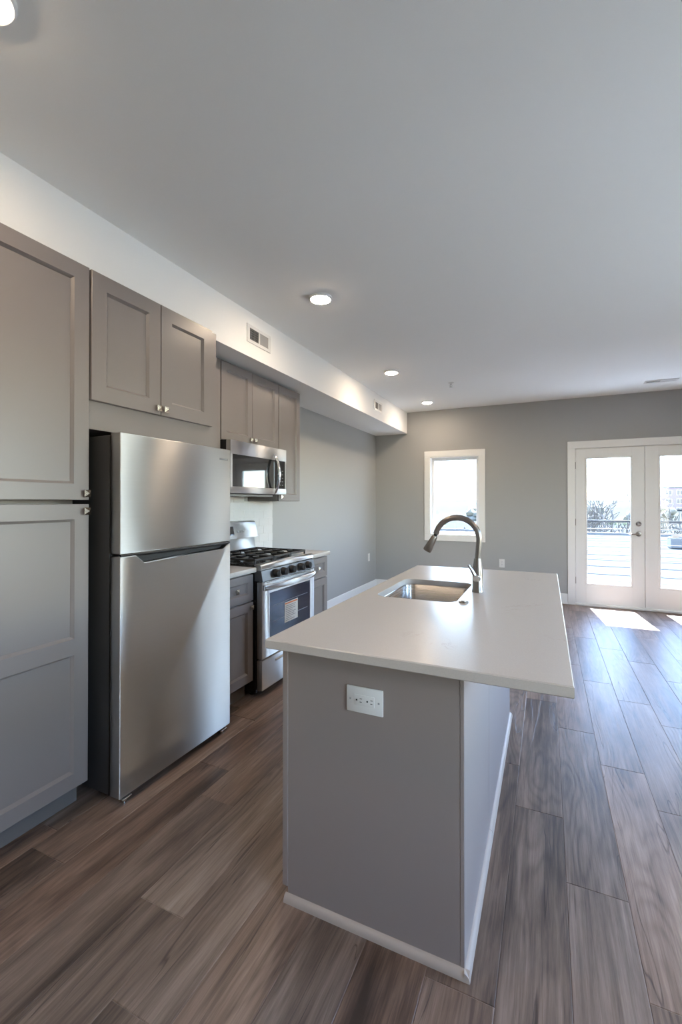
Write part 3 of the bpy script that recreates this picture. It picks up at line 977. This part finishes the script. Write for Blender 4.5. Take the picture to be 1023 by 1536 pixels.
# ------------------------------------------------------------------ island
IX0, IX1, IY0, IY1 = -0.826, -0.216, 1.309, 3.020
def island():
    t = thing('kitchen_island', 'grey painted island cabinet in the middle of the floor', 'kitchen island', ((IX0 + IX1) / 2, (IY0 + IY1) / 2, 0))
    m = MB()
    m.box(IX0 + 0.022, IX1 - 0.012, IY0 + 0.012, IY1 - 0.012, 0.115, 0.600)
    m.box(IX0 + 0.022, IX0 + 0.040, IY0 + 0.012, IY1 - 0.012, 0.600, 0.880)
    m.box(IX1 - 0.030, IX1 - 0.012, IY0 + 0.012, IY1 - 0.012, 0.600, 0.880)
    m.box(IX0 + 0.040, IX1 - 0.030, IY0 + 0.012, IY0 + 0.030, 0.600, 0.880)
    m.box(IX0 + 0.040, IX1 - 0.030, IY1 - 0.030, IY1 - 0.012, 0.600, 0.880)
    m.build('body', M['cab'], t, smooth=False)
    MB().box(IX0 + 0.085, IX1 - 0.012, IY0 + 0.02, IY1 - 0.02, 0.001, 0.115).build('toe_kick', M['toe'], t, smooth=False)
    MB().box(IX0 + 0.020, IX1 - 0.012, IY0, IY0 + 0.012, 0.002, 0.882, 0.001, 1).build('end_panel', M['panel'], t)
    MB().box(IX0 + 0.020, IX1 - 0.012, IY1 - 0.012, IY1, 0.002, 0.882, 0.001, 1).build('end_panel', M['panel'], t)
    m = MB()
    for a, b in ((IY0 - 0.001, 1.905), (1.907, IY1 + 0.001)): m.box(IX1 - 0.012, IX1, a, b, 0.002, 0.882, 0.0012, 1)
    m.build('side_panel', M['panel'], t)
    MB().box(IX0 - 0.0, IX0 + 0.020, IY0 - 0.003, IY0 + 0.016, 0.045, 0.882, 0.002, 1).build('corner_stile', M['panel'], t)
    # quarter round shoe moulding along the end and the seating side
    q = [(0, 0)] + [(0.017 * math.sin(a), 0.024 * math.cos(a)) for a in [PI / 2 * k / 6 for k in range(7)]]
    MB().prism([(IY0 - p[0], p[1]) for p in q], 'x', IX0 + 0.012, IX1 + 0.015, 0).build('shoe_moulding', M['panel_trim'], t)
    m = MB()
    for a, b in ((IY0 - 0.016, 1.905), (1.9065, IY1)): m.prism([(IX1 + p[0], p[1]) for p in q], 'y', a, b, 0)
    m.build('shoe_moulding', M['panel_trim'], t)
    # doors and drawers on the working side
    xf = IX0
    segs = [(1.340, 1.640), (1.645, 1.905), (1.985, 2.265), (2.269, 2.550), (2.600, 2.985)]
    for i, (a, b) in enumerate(segs):
        if i in (2, 3):
            add_door(t, 'door', xf, a, b, 0.122, 0.858, 0.06, knob=((b - 0.03) if i == 2 else (a + 0.03), 0.80), face=-1)
        else:
            d = shaker(xf, a, b, 0.70, 0.858, [(a + 0.05, b - 0.05, 0.745, 0.813)], TH, -1).build('drawer_front', M['cab'], t, angle=20)
            knob_mb(xf, (a + b) / 2, 0.779, -1).build('knob', M['knob'], d, smooth=False)
            add_door(t, 'door', xf, a, b, 0.122, 0.690, 0.06, knob=(b - 0.03, 0.655), face=-1)
island()

# countertop with a rounded sink cut-out
SX0, SX1, SY0, SY1, SR = -0.742, -0.367, 1.985, 2.512, 0.055
def island_top():
    bm = bmesh.new()
    X0, X1, Y0, Y1, Z0, Z1 = -0.828, 0.060, 1.204, 3.068, 0.884, 0.914
    hole = rrect(SX0, SX1, SY0, SY1, SR, 8)
    e = 0.003
    rect = [(X0 + e, Y0 + e), (X1 - e, Y0 + e), (X1 - e, Y1 - e), (X0 + e, Y1 - e)]
    def layer(z, shrink_hole):
        ov = [bm.verts.new((x, y, z)) for x, y in rect]
        hv = [bm.verts.new((x, y, z)) for x, y in shrink_hole]
        es = [bm.edges.new((ov[k], ov[(k + 1) % 4])) for k in range(4)] + [bm.edges.new((hv[k], hv[(k + 1) % len(hv)])) for k in range(len(hv))]
        bmesh.ops.triangle_fill(bm, use_beauty=True, use_dissolve=False, edges=es)
        return ov, hv
    grow = rrect(SX0 - 0.002, SX1 + 0.002, SY0 - 0.002, SY1 + 0.002, SR + 0.002, 8)
    o1, h1 = layer(Z1, grow)
    o0, h0 = layer(Z0, hole)
    def ringv(x0, x1, y0, y1, z): return [bm.verts.new(p) for p in ((x0, y0, z), (x1, y0, z), (x1, y1, z), (x0, y1, z))]
    ra = ringv(X0, X1, Y0, Y1, Z1 - e); rb = ringv(X0, X1, Y0, Y1, Z0 + e)
    for a, b in ((o1, ra), (ra, rb), (rb, o0)):
        for k in range(4): bm.faces.new((a[k], a[(k + 1) % 4], b[(k + 1) % 4], b[k]))
    hm = [bm.verts.new((x, y, Z1 - 0.002)) for x, y in hole]
    n = len(hole)
    for a, b in ((h1, hm), (hm, h0)):
        for k in range(n): bm.faces.new((a[k], a[(k + 1) % n], b[(k + 1) % n], b[k]))
    bmesh.ops.recalc_face_normals(bm, faces=bm.faces[:])
    m = MB(); m.bm.free(); m.bm = bm
    tag(m.build('island_countertop', M['quartz'], angle=30), 'large pale quartz slab on top of the island, overhanging on the right', 'countertop')
island_top()

def sink():
    t = thing('sink', 'stainless undermount sink bowl set into the island countertop', 'sink', ((SX0 + SX1) / 2, (SY0 + SY1) / 2, 0.66))
    bm = bmesh.new()
    cx, cy_ = (SX0 + SX1) / 2, (SY0 + SY1) / 2
    levels = []
    def lv(gx, z, r): levels.append([bm.verts.new((x, y, z)) for x, y in rrect(SX0 - gx, SX1 + gx, SY0 - gx, SY1 + gx, r, 8)])
    lv(0.022, 0.8825, SR + 0.02); lv(0.004, 0.8825, SR + 0.004); lv(0.001, 0.878, SR)
    lv(-0.004, 0.72, SR); lv(-0.010, 0.690, SR - 0.003); lv(-0.024, 0.672, SR - 0.01); lv(-0.05, 0.665, 0.05)
    n = len(levels[0])
    for a, b in zip(levels, levels[1:]):
        for k in range(n): bm.faces.new((a[k], a[(k + 1) % n], b[(k + 1) % n], b[k]))
    bm.faces.new(levels[-1])
    bmesh.ops.recalc_face_normals(bm, faces=bm.faces[:])
    bmesh.ops.reverse_faces(bm, faces=bm.faces[:])
    bmesh.ops.solidify(bm, geom=bm.faces[:], thickness=0.0015)
    m = MB(); m.bm.free(); m.bm = bm
    m.build('bowl', M['sink'], t, angle=40)
    MB().lathe([(0.045, 0.0), (0.045, 0.003), (0.038, 0.004), (0.034, 0.001), (0.0, 0.001)], (cx, cy_, 0.6665), 'z', 28).build('drain', M['chrome'], t)
sink()

def faucet():
    fx, fy = -0.310, 2.276
    t = thing('faucet', 'brushed nickel gooseneck pull down faucet arching over the sink', 'faucet', (fx, fy, 0.914))
    MB().lathe([(0.0275, 0.0005), (0.0275, 0.010), (0.0255, 0.013), (0.0255, 0.085), (0.0245, 0.105), (0.0175, 0.158), (0.0165, 0.166), (0.0, 0.166)], (fx, fy, 0.914), 'z', 32).build('base', M['nickel'], t)
    cxa, cza, r = fx + 0.008 - 0.108, 1.172, 0.108
    pts = [(fx, fy, 1.07), (fx + 0.004, fy, 1.12)]
    for k in range(25):
        a = math.radians(-4 + k * 172 / 24)
        pts.append((cxa + r * math.cos(a), fy, cza + r * math.sin(a)))
    MB().tube(pts, 0.0142, 20).build('spout', M['nickel'], t)
    e = Vector(pts[-1]); d = (Vector(pts[-1]) - Vector(pts[-2])).normalized()
    d = (d + Vector((-0.30, 0, -0.1))).normalized()
    MB().tube([e - d * 0.004, e + d * 0.016], 0.0095, 16).build('hose_collar', M['black'], t)
    p = [e + d * s for s in (0.012, 0.018, 0.05, 0.092, 0.100)]
    MB().tube(p, [0.0125, 0.0150, 0.0180, 0.0225, 0.0205], 24).build('spray_head', M['nickel'], t)
    m = MB()
    m.lathe([(0.0185, 0.0), (0.0185, -0.022), (0.0165, -0.028), (0.0, -0.029)], (fx, fy - 0.018, 0.986), 'y', 24)
    m.tube([(fx - 0.004, fy - 0.034, 0.990), (fx - 0.018, fy - 0.040, 1.020), (fx - 0.036, fy - 0.044, 1.052)], [0.0095, 0.0085, 0.0065], 14)
    m.build('lever_handle', M['chrome'], t)
faucet()
tag(MB().lathe([(0.021, 0.0005), (0.021, 0.004), (0.018, 0.006), (0.0125, 0.006), (0.012, 0.009), (0.0, 0.010)], (-0.334, 2.012, 0.914), 'z', 28).build('air_switch_button', M['nickel']), 'small round nickel button on the countertop in front of the faucet', 'button')


# ------------------------------------------------------------------ outlets
def outlet(label, wall, c, horizontal=False, w_=0.072, h_=0.118):
    """wall 'y': plate in plane y facing -y; 'x': plate in plane x facing +x"""
    t = thing('wall_outlet', label, 'outlet', c)
    if horizontal: w_, h_ = h_, w_
    def bx(m, u0, u1, v0, v1, d0, d1, bev=0, mi=0):
        if wall == 'y': m.box(c[0] + u0, c[0] + u1, c[1] - d1, c[1] - d0, c[2] + v0, c[2] + v1, bev, 2, mi)
        else: m.box(c[0] + d0, c[0] + d1, c[1] + u0, c[1] + u1, c[2] + v0, c[2] + v1, bev, 2, mi)
    m = MB(); bx(m, -w_ / 2, w_ / 2, -h_ / 2, h_ / 2, 0.0005, 0.0065, 0.003); 
    m.build('cover_plate', M['white'], t)
    a, b = (0.034, 0.0165)
    if not horizontal: a, b = b, a
    m = MB(); bx(m, -a, a, -b, b, 0.0060, 0.0085, 0.001); rc = m.build('receptacle', M['white'], t)
    m = MB()
    for s in (-1, 1):
        if horizontal:
            o = s * 0.018
            bx(m, o + 0.003, o + 0.011, 0.0042, 0.0062, 0.0084, 0.0088); bx(m, o + 0.003, o + 0.010, -0.0062, -0.0042, 0.0084, 0.0088)
            bx(m, o - 0.010, o - 0.005, -0.0025, 0.0025, 0.0084, 0.0088)
        else:
            o = s * 0.018
            bx(m, -0.0062, -0.0042, o + 0.002, o + 0.010, 0.0084, 0.0088); bx(m, 0.0042, 0.0062, o + 0.002, o + 0.009, 0.0084, 0.0088)
            bx(m, -0.0025, 0.0025, o - 0.010, o - 0.005, 0.0084, 0.0088)
    m.build('slots', M['black'], rc, smooth=False)
    for s in (-1, 1):
        k = s * 0.048
        m = MB()
        if horizontal: bx(m, k - 0.003, k + 0.003, -0.003, 0.003, 0.0064, 0.0070)
        else: bx(m, -0.003, 0.003, k - 0.003, k + 0.003, 0.0064, 0.0070)
        m.build('screw', M['grey'] if horizontal else M['white'], t)
outlet('white horizontal outlet on the near end of the island', 'y', (-0.522, IY0, 0.732), True, 0.082, 0.124)
outlet('white wall outlet under the window wall, left of the french door', 'y', (-0.574, YB, 0.494))
outlet('white wall outlet on the left wall near the far corner', 'x', (XL, 6.343, 0.515))


# ------------------------------------------------------------------ ceiling fittings
def downlight(label, x, y):
    t = thing('recessed_light', label, 'ceiling light', (x, y, ZC), 'recessed ceiling lights')
    MB().lathe([(0.080, -0.0005), (0.078, -0.010), (0.072, -0.015), (0.066, -0.015), (0.063, -0.006), (0.0, -0.006)], (x, y, ZC), 'z', 40).build('trim_ring', M['trim'], t)
    MB().lathe([(0.0615, -0.0065), (0.0615, -0.0165), (0.052, -0.0205), (0.0, -0.0215)], (x, y, ZC), 'z', 40).build('diffuser', M['lamp'], t)
    return t
first = downlight('lit round ceiling light nearest the camera, above the tall pantry', -1.384, 0.675)
for lab, x, y in (('lit round ceiling light in line with the two door cabinet over the fridge', -1.384, 2.66),
                  ('lit round ceiling light halfway along the ceiling, before the far soffit vent', -1.49, 4.49),
                  ('lit round ceiling light closest to the back wall', -1.49, 6.045),
                  ('round ceiling light on the right side of the room, level with the middle light', 1.25, 4.60),
                  ('added unseen round ceiling light on the right side of the room, level with the island', 1.25, 2.66),  # this light and those after it are unseen, added for fill
                  ('added unseen round ceiling light on the right side of the room, beside the camera', 1.25, 0.73),
                  ('added unseen round ceiling light behind the camera on the left', -1.384, -1.25),
                  ('added unseen round ceiling light behind the camera on the right', 1.25, -1.25)):
    c = copy_tree(first)
    c.location = (x, y, ZC); c['label'] = lab

def soffit_vent(label, y0, y1, z0, z1):
    x = -1.955
    t = thing('air_register', label, 'vent', (x, (y0 + y1) / 2, z0), 'soffit air registers')
    m = MB()
    b = 0.034; ym = (y0 + y1) / 2
    m.box(x + 0.0005, x + 0.007, y0, y1, z1 - 0.026, z1, 0.002, 1); m.box(x + 0.0005, x + 0.007, y0, y1, z0, z0 + 0.026, 0.002, 1)
    m.box(x + 0.0005, x + 0.007, y0, y0 + b, z0 + 0.024, z1 - 0.024, 0.002, 1); m.box(x + 0.0005, x + 0.007, y1 - b, y1, z0 + 0.024, z1 - 0.024, 0.002, 1)
    m.box(x + 0.0005, x + 0.007, ym - 0.007, ym + 0.007, z0 + 0.024, z1 - 0.024)
    m.build('frame', M['white'], t)
    MB().box(x + 0.0003, x + 0.0012, y0 + b, ym - 0.005, z0 + 0.025, z1 - 0.025).build('duct_shade_sheet', M['black'], t, smooth=False)  # thin black sheet stands in for the shade inside the duct
    m = MB()
    n = 7
    for k in range(n):
        yy = y0 + b + (k + 0.5) * (ym - 0.007 - y0 - b) / n
        m.box(x + 0.001, x + 0.0055, yy - 0.0012, yy + 0.0012, z0 + 0.025, z1 - 0.025)
    for k in range(5):
        zz = z0 + 0.025 + (k + 0.5) * (z1 - z0 - 0.05) / 5
        m.box(x + 0.001, x + 0.004, y0 + b, ym - 0.006, zz - 0.001, zz + 0.001)
    m.build('grid', M['grey'], t, smooth=False)
    m = MB()
    ya, yb = ym + 0.007, y1 - b
    for k in range(9):
        yy = ya + (k + 0.5) * (yb - ya) / 9
        w9 = (yb - ya) / 9
        m.prism([(x + 0.0010, yy - w9 * .5), (x + 0.0045, yy + w9 * .5), (x + 0.0035, yy + w9 * .5), (x + 0.0004, yy - w9 * .5)], 'z', z0 + 0.025, z1 - 0.025)
    m.build('louvre', M['grey'], t, smooth=False)
soffit_vent('white air register on the soffit above the range', 2.606, 2.906, 2.516, 2.650)
soffit_vent('white air register on the soffit near the back wall', 5.206, 5.506, 2.516, 2.650)

def ceiling_vent():
    t = thing('ceiling_vent', 'slim white ceiling vent in front of the french door', 'vent', (1.19, 6.1, ZC))
    x0, x1, y0, y1, b = 1.025, 1.345, 6.045, 6.160, 0.022
    m = MB()
    zb = ZC - 0.008
    m.box(x0, x1, y0, y0 + b, zb, ZC - 0.0005, 0.002, 1); m.box(x0, x1, y1 - b, y1, zb, ZC - 0.0005, 0.002, 1)
    m.box(x0, x0 + b, y0 + b, y1 - b, zb, ZC - 0.0005, 0.002, 1); m.box(x1 - b, x1, y0 + b, y1 - b, zb, ZC - 0.0005, 0.002, 1)
    m.box((x0 + x1) / 2 - .006, (x0 + x1) / 2 + .006, y0 + b, y1 - b, zb, ZC - 0.0005)
    m.build('frame', M['white'], t)
    MB().box(x0 + b, x1 - b, y0 + b, y1 - b, ZC - 0.0016, ZC - 0.0006).build('duct_shade_sheet', M['black'], t, smooth=False)  # dark depth of the vent painted as a flat black plate
    m = MB()
    for k in range(20):
        xx = x0 + b + (k + .5) * (x1 - x0 - 2 * b) / 20
        s = 1 if k < 10 else -1
        m.prism([(xx - .005 * s, ZC - .0075), (xx - .0035 * s, ZC - .0075), (xx + .005 * s, ZC - .0018), (xx + .0035 * s, ZC - .0018)], 'y', y0 + b, y1 - b)
    m.build('louvre', M['white'], t, smooth=False)
ceiling_vent()

def sprinkler():
    t = thing('fire_sprinkler', 'small pendant fire sprinkler head on the white ceiling', 'sprinkler', (-1.0, 5.19, ZC))
    MB().lathe([(0.034, -0.0005), (0.034, -0.003), (0.022, -0.010), (0.016, -0.010), (0.0, -0.010)], (-1.0, 5.19, ZC), 'z', 24).build('escutcheon', M['white'], t)
    m = MB()
    m.lathe([(0.011, -0.009), (0.011, -0.022), (0.006, -0.024), (0.004, -0.048), (0.0, -0.048)], (-1.0, 5.19, ZC), 'z', 16)
    for s in (-1, 1): m.tube([(-1.0 + s * .009, 5.19, ZC - .02), (-1.0 + s * .014, 5.19, ZC - .034), (-1.0 + s * .005, 5.19, ZC - .049)], 0.0025, 8)
    m.build('frame_arms', M['chrome'], t)
    MB().lathe([(0.0, -0.048), (0.019, -0.048), (0.019, -0.050), (0.0, -0.0505)], (-1.0, 5.19, ZC), 'z', 20).build('deflector', M['chrome'], t)
sprinkler()


# ------------------------------------------------------------------ outside: balcony
tag(MB().box(-0.6, 4.2, YB + WT + 0.002, 8.45, -0.25, -0.06).build('balcony_deck', M['deck'], smooth=False), 'balcony deck outside the french door', 'balcony', kind='structure')
def railing():
    y = 8.35
    t = thing('balcony_railing', 'dark metal cable railing outside the french door', 'railing', (1.8, y, -0.06))
    MB().box(-0.55, 4.15, y - 0.025, y + 0.025, 1.030, 1.068, 0.004, 1).build('top_rail', M['rail'], t)
    for x in (-0.53, 2.32, 4.13):
        MB().box(x - 0.022, x + 0.022, y - 0.022, y + 0.022, -0.06, 1.035, 0.003, 1).build('post', M['rail'], t)
    for k in range(8):
        z = 0.925 - k * 0.1195
        MB().tube([(-0.51, y, z), (4.11, y, z)], 0.0065, 8).build('cable', M['cable'], t)
railing()


# ------------------------------------------------------------------ outside: the view
def ground_mesh():
    bm = bmesh.new()
    nx, ny = 40, 36
    vs = []
    for j in range(ny + 1):
        row = []
        yy = -90 + (j / ny) ** 1.25 * 350
        for i in range(nx + 1):
            xx = -190 + 380 * i / nx
            h = -8.0
            if yy > 60: h += (yy - 60) * 0.052 + mnoise.noise(Vector((xx * 0.012, yy * 0.02, 3.1))) * 2.6 * min(1, (yy - 60) / 60)
            row.append(bm.verts.new((xx, yy, h)))
        vs.append(row)
    for j in range(ny):
        for i in range(nx): bm.faces.new((vs[j][i], vs[j][i + 1], vs[j + 1][i + 1], vs[j + 1][i]))
    bmesh.ops.recalc_face_normals(bm, faces=bm.faces[:])
    m = MB(); m.bm.free(); m.bm = bm
    tag(m.build('terrain', M['ground'], loc=(0, 60, -8)), 'pale open ground rising to a low ridge beyond the balcony', 'ground', kind='structure')
ground_mesh()

# neighbouring flat pale roof just below the balcony
nb = thing('row_house', 'low building with a flat pale roof just beyond the balcony railing', 'building', (2, 17, -7.9))
MB().box(-14, 20, 9.2, 26, -7.9, -0.40).build('walls', M['siding'], nb, smooth=False)
m = MB().box(-14, 20, 9.2, 26, -0.40, -0.30)
for k in range(11): m.box(-14, 20, 10.3 + k * 1.45, 10.36 + k * 1.45, -0.30, -0.288)
m.build('roof', M['roof'], nb, smooth=False)
m = MB()
m.box(-14.1, 20.1, 25.9, 26.2, -0.40, -0.18); m.box(-14.2, -13.9, 9.1, 26.2, -0.40, -0.18); m.box(19.9, 20.2, 9.1, 26.2, -0.40, -0.18)
m.build('parapet', M['concrete'], nb, smooth=False)
tag(MB().box(XR + WT + 0.3, 13, 2.2, 8.4, -8.2, -0.55).build('bounce_roof', simple('bounce_roof_surface', (0.46, 0.44, 0.40), 0.95, spec=0.05, vary=0.1, vscale=3), smooth=False), 'unseen pale flat roof added to bounce sunlight in through the right wall windows', 'building', kind='structure')  # unseen slab added to bounce sunlight up onto the ceiling
hv = thing('rooftop_unit', 'small boxy vent unit standing on the flat pale roof', 'air conditioner', (4.3, 19.5, -0.30))
MB().box(4.0, 4.6, 19.2, 19.8, -0.285, 0.10, 0.03, 1).build('cabinet', M['concrete'], hv)
MB().lathe([(0.22, 0.0), (0.22, 0.04), (0.1, 0.05), (0.0, 0.05)], (4.3, 19.5, 0.10), 'z', 20).build('fan_guard', M['rail'], hv)

# tree builder: recursive branches in one mesh
def bare_tree(label, x, y, z, h, seed, spread=0.55, depth=5, group=None):
    rr = random.Random(seed)
    m = MB()
    def grow(p, d, ln, r, lv):
        n = 4; pts = [p]; rads = [r]
        for k in range(n):
            d = (d + Vector((rr.uniform(-.16, .16), rr.uniform(-.16, .16), rr.uniform(-.05, .12)))).normalized()
            p = p + d * (ln / n); pts.append(p); rads.append(max(0.026, r * (1 - 0.45 * (k + 1) / n)))
        m.tube(pts, rads, 5 if lv > 1 else 8, caps=False)
        if lv >= depth: return
        for k in range(3 if lv < 3 else 2 + (rr.random() < .5)):
            a = rr.uniform(0, 2 * PI); s = spread * rr.uniform(.6, 1.3)
            q = d.orthogonal().normalized(); q.rotate(Matrix.Rotation(a, 3, d))
            nd = (d + q * s + Vector((0, 0, .10))).normalized()
            st = pts[rr.choice((2, 3, 4, 4))]
            grow(st, nd, ln * rr.uniform(.62, .85), rads[-1] * rr.uniform(.62, .85), lv + 1)
    grow(Vector((x, y, z)), Vector((0, 0, 1)), h * 0.34, h * 0.026, 0)
    o = m.build('bare_tree', M['bark'], smooth=True, loc=(x, y, z))
    return tag(o, label, 'tree', group)
bare_tree('bare branching tree seen through the left pane of the french door', 4.2, 36.0, -8.0, 10.8, 11, 0.62, 6)
bare_tree('bare tree seen through the right pane of the french door', 10.6, 47.0, -8.0, 8.6, 23, 0.6, 5)

def crown_tree(label, x, y, z, h, w_, seed, mat, group):
    rr = random.Random(seed)
    t = thing('distant_tree', label, 'tree', (x, y, z), group)
    MB().tube([(x, y, z), (x, y, z + h * 0.5)], [h * .03, h * .02], 6).build('trunk', M['bark'], t)
    m = MB()
    for k in range(16):
        tb = bmesh.new()
        bmesh.ops.create_icosphere(tb, subdivisions=2, radius=1)
        c = Vector((x + rr.uniform(-.5, .5) * w_, y + rr.uniform(-.5, .5) * w_, z + h * rr.uniform(.42, .88)))
        s = w_ * rr.uniform(.16, .34)
        for v in tb.verts:
            k2 = 1 + .35 * mnoise.noise(v.co * 2.3 + Vector((seed, k, 0)))
            v.co = c + Vector((v.co.x * s * k2, v.co.y * s * k2, v.co.z * s * .85 * k2))
        m._merge(tb)
    m.build('crown', mat, t)
rr = random.Random(5)
GL = {0: 'hazy rounded olive green tree in the far tree line outside', 1: 'hazy leafless brown tree in the far tree line outside'}
for k in range(26):
    ratio = -0.34 + k * 0.028
    y = (72, 88, 104, 120)[k % 4] + rr.uniform(-2, 2)
    h = rr.uniform(5.0, 7.0)
    zb = -8.0 + (y - 60) * 0.052 - 1.2
    kk = (k // 2) % 2
    crown_tree(GL[kk], y * ratio, y, zb, h, h * 0.58, 100 + k, M['leaf'] if kk == 0 else M['wood'], 'trees of the far tree line')

# brick apartment block far right
def brick_block():
    x0, x1, y0, y1, z0, z1 = 39, 64, 200, 214, -2.5, 6.6
    t = thing('brick_building', 'far red brick building with a grid of windows, right of the balcony view', 'building', ((x0 + x1) / 2, y0, z0))
    MB().box(x0, x1, y0, y1, z0, z1).build('walls', M['brick'], t, smooth=False)
    MB().box(x0 - .2, x1 + .2, y0 - .2, y1 + .2, z1, z1 + .4).build('roof', M['concrete'], t, smooth=False)
    for r in range(3):
        for c in range(7):
            wx = x0 + 1.0 + c * 3.4; wz = z1 - 2.6 - r * 3.2
            wf = MB().box(wx, wx + 2.0, y0 - .10, y0 - .001, wz, wz + 1.8).build('window', M['trim'], t, smooth=False)
            MB().box(wx + .12, wx + .95, y0 - .13, y0 - .10, wz + .12, wz + 1.68).box(wx + 1.05, wx + 1.88, y0 - .13, y0 - .10, wz + .12, wz + 1.68).build('pane', M['winglass'], wf, smooth=False)
brick_block()
# pale houses lower down the slope
for i, (x, y, w_, d, h, lab) in enumerate(((-10.0, 44, 5, 8, 5.2, 'pale gabled house seen low in the small window, nearer one'),
                                           (-8.6, 62, 7, 8, 5.0, 'pale gabled house seen low in the small window, farther one'),
                                           (6.6, 58, 8, 8, 5.0, 'pale gabled house behind the bare tree outside the french door'))):
    t = thing('house', lab, 'building', (x, y, -8.0))
    MB().box(x - w_ / 2, x + w_ / 2, y - d / 2, y + d / 2, -8.0, -8.0 + h).build('walls', M['siding'], t, smooth=False)
    MB().prism([(y - d / 2 - .3, -8.0 + h), (y + d / 2 + .3, -8.0 + h), (y, -8.0 + h + 1.8)], 'x', x - w_ / 2 - .3, x + w_ / 2 + .3).build('roof', M['roof'], t, smooth=False)
    for q in range(3):
        wx = x - w_ / 2 + 1.0 + q * (w_ - 3.2) / 2
        MB().box(wx, wx + 1.2, y - d / 2 - .05, y - d / 2 - .001, -6.6, -5.2).build('window', M['winglass'], t, smooth=False)
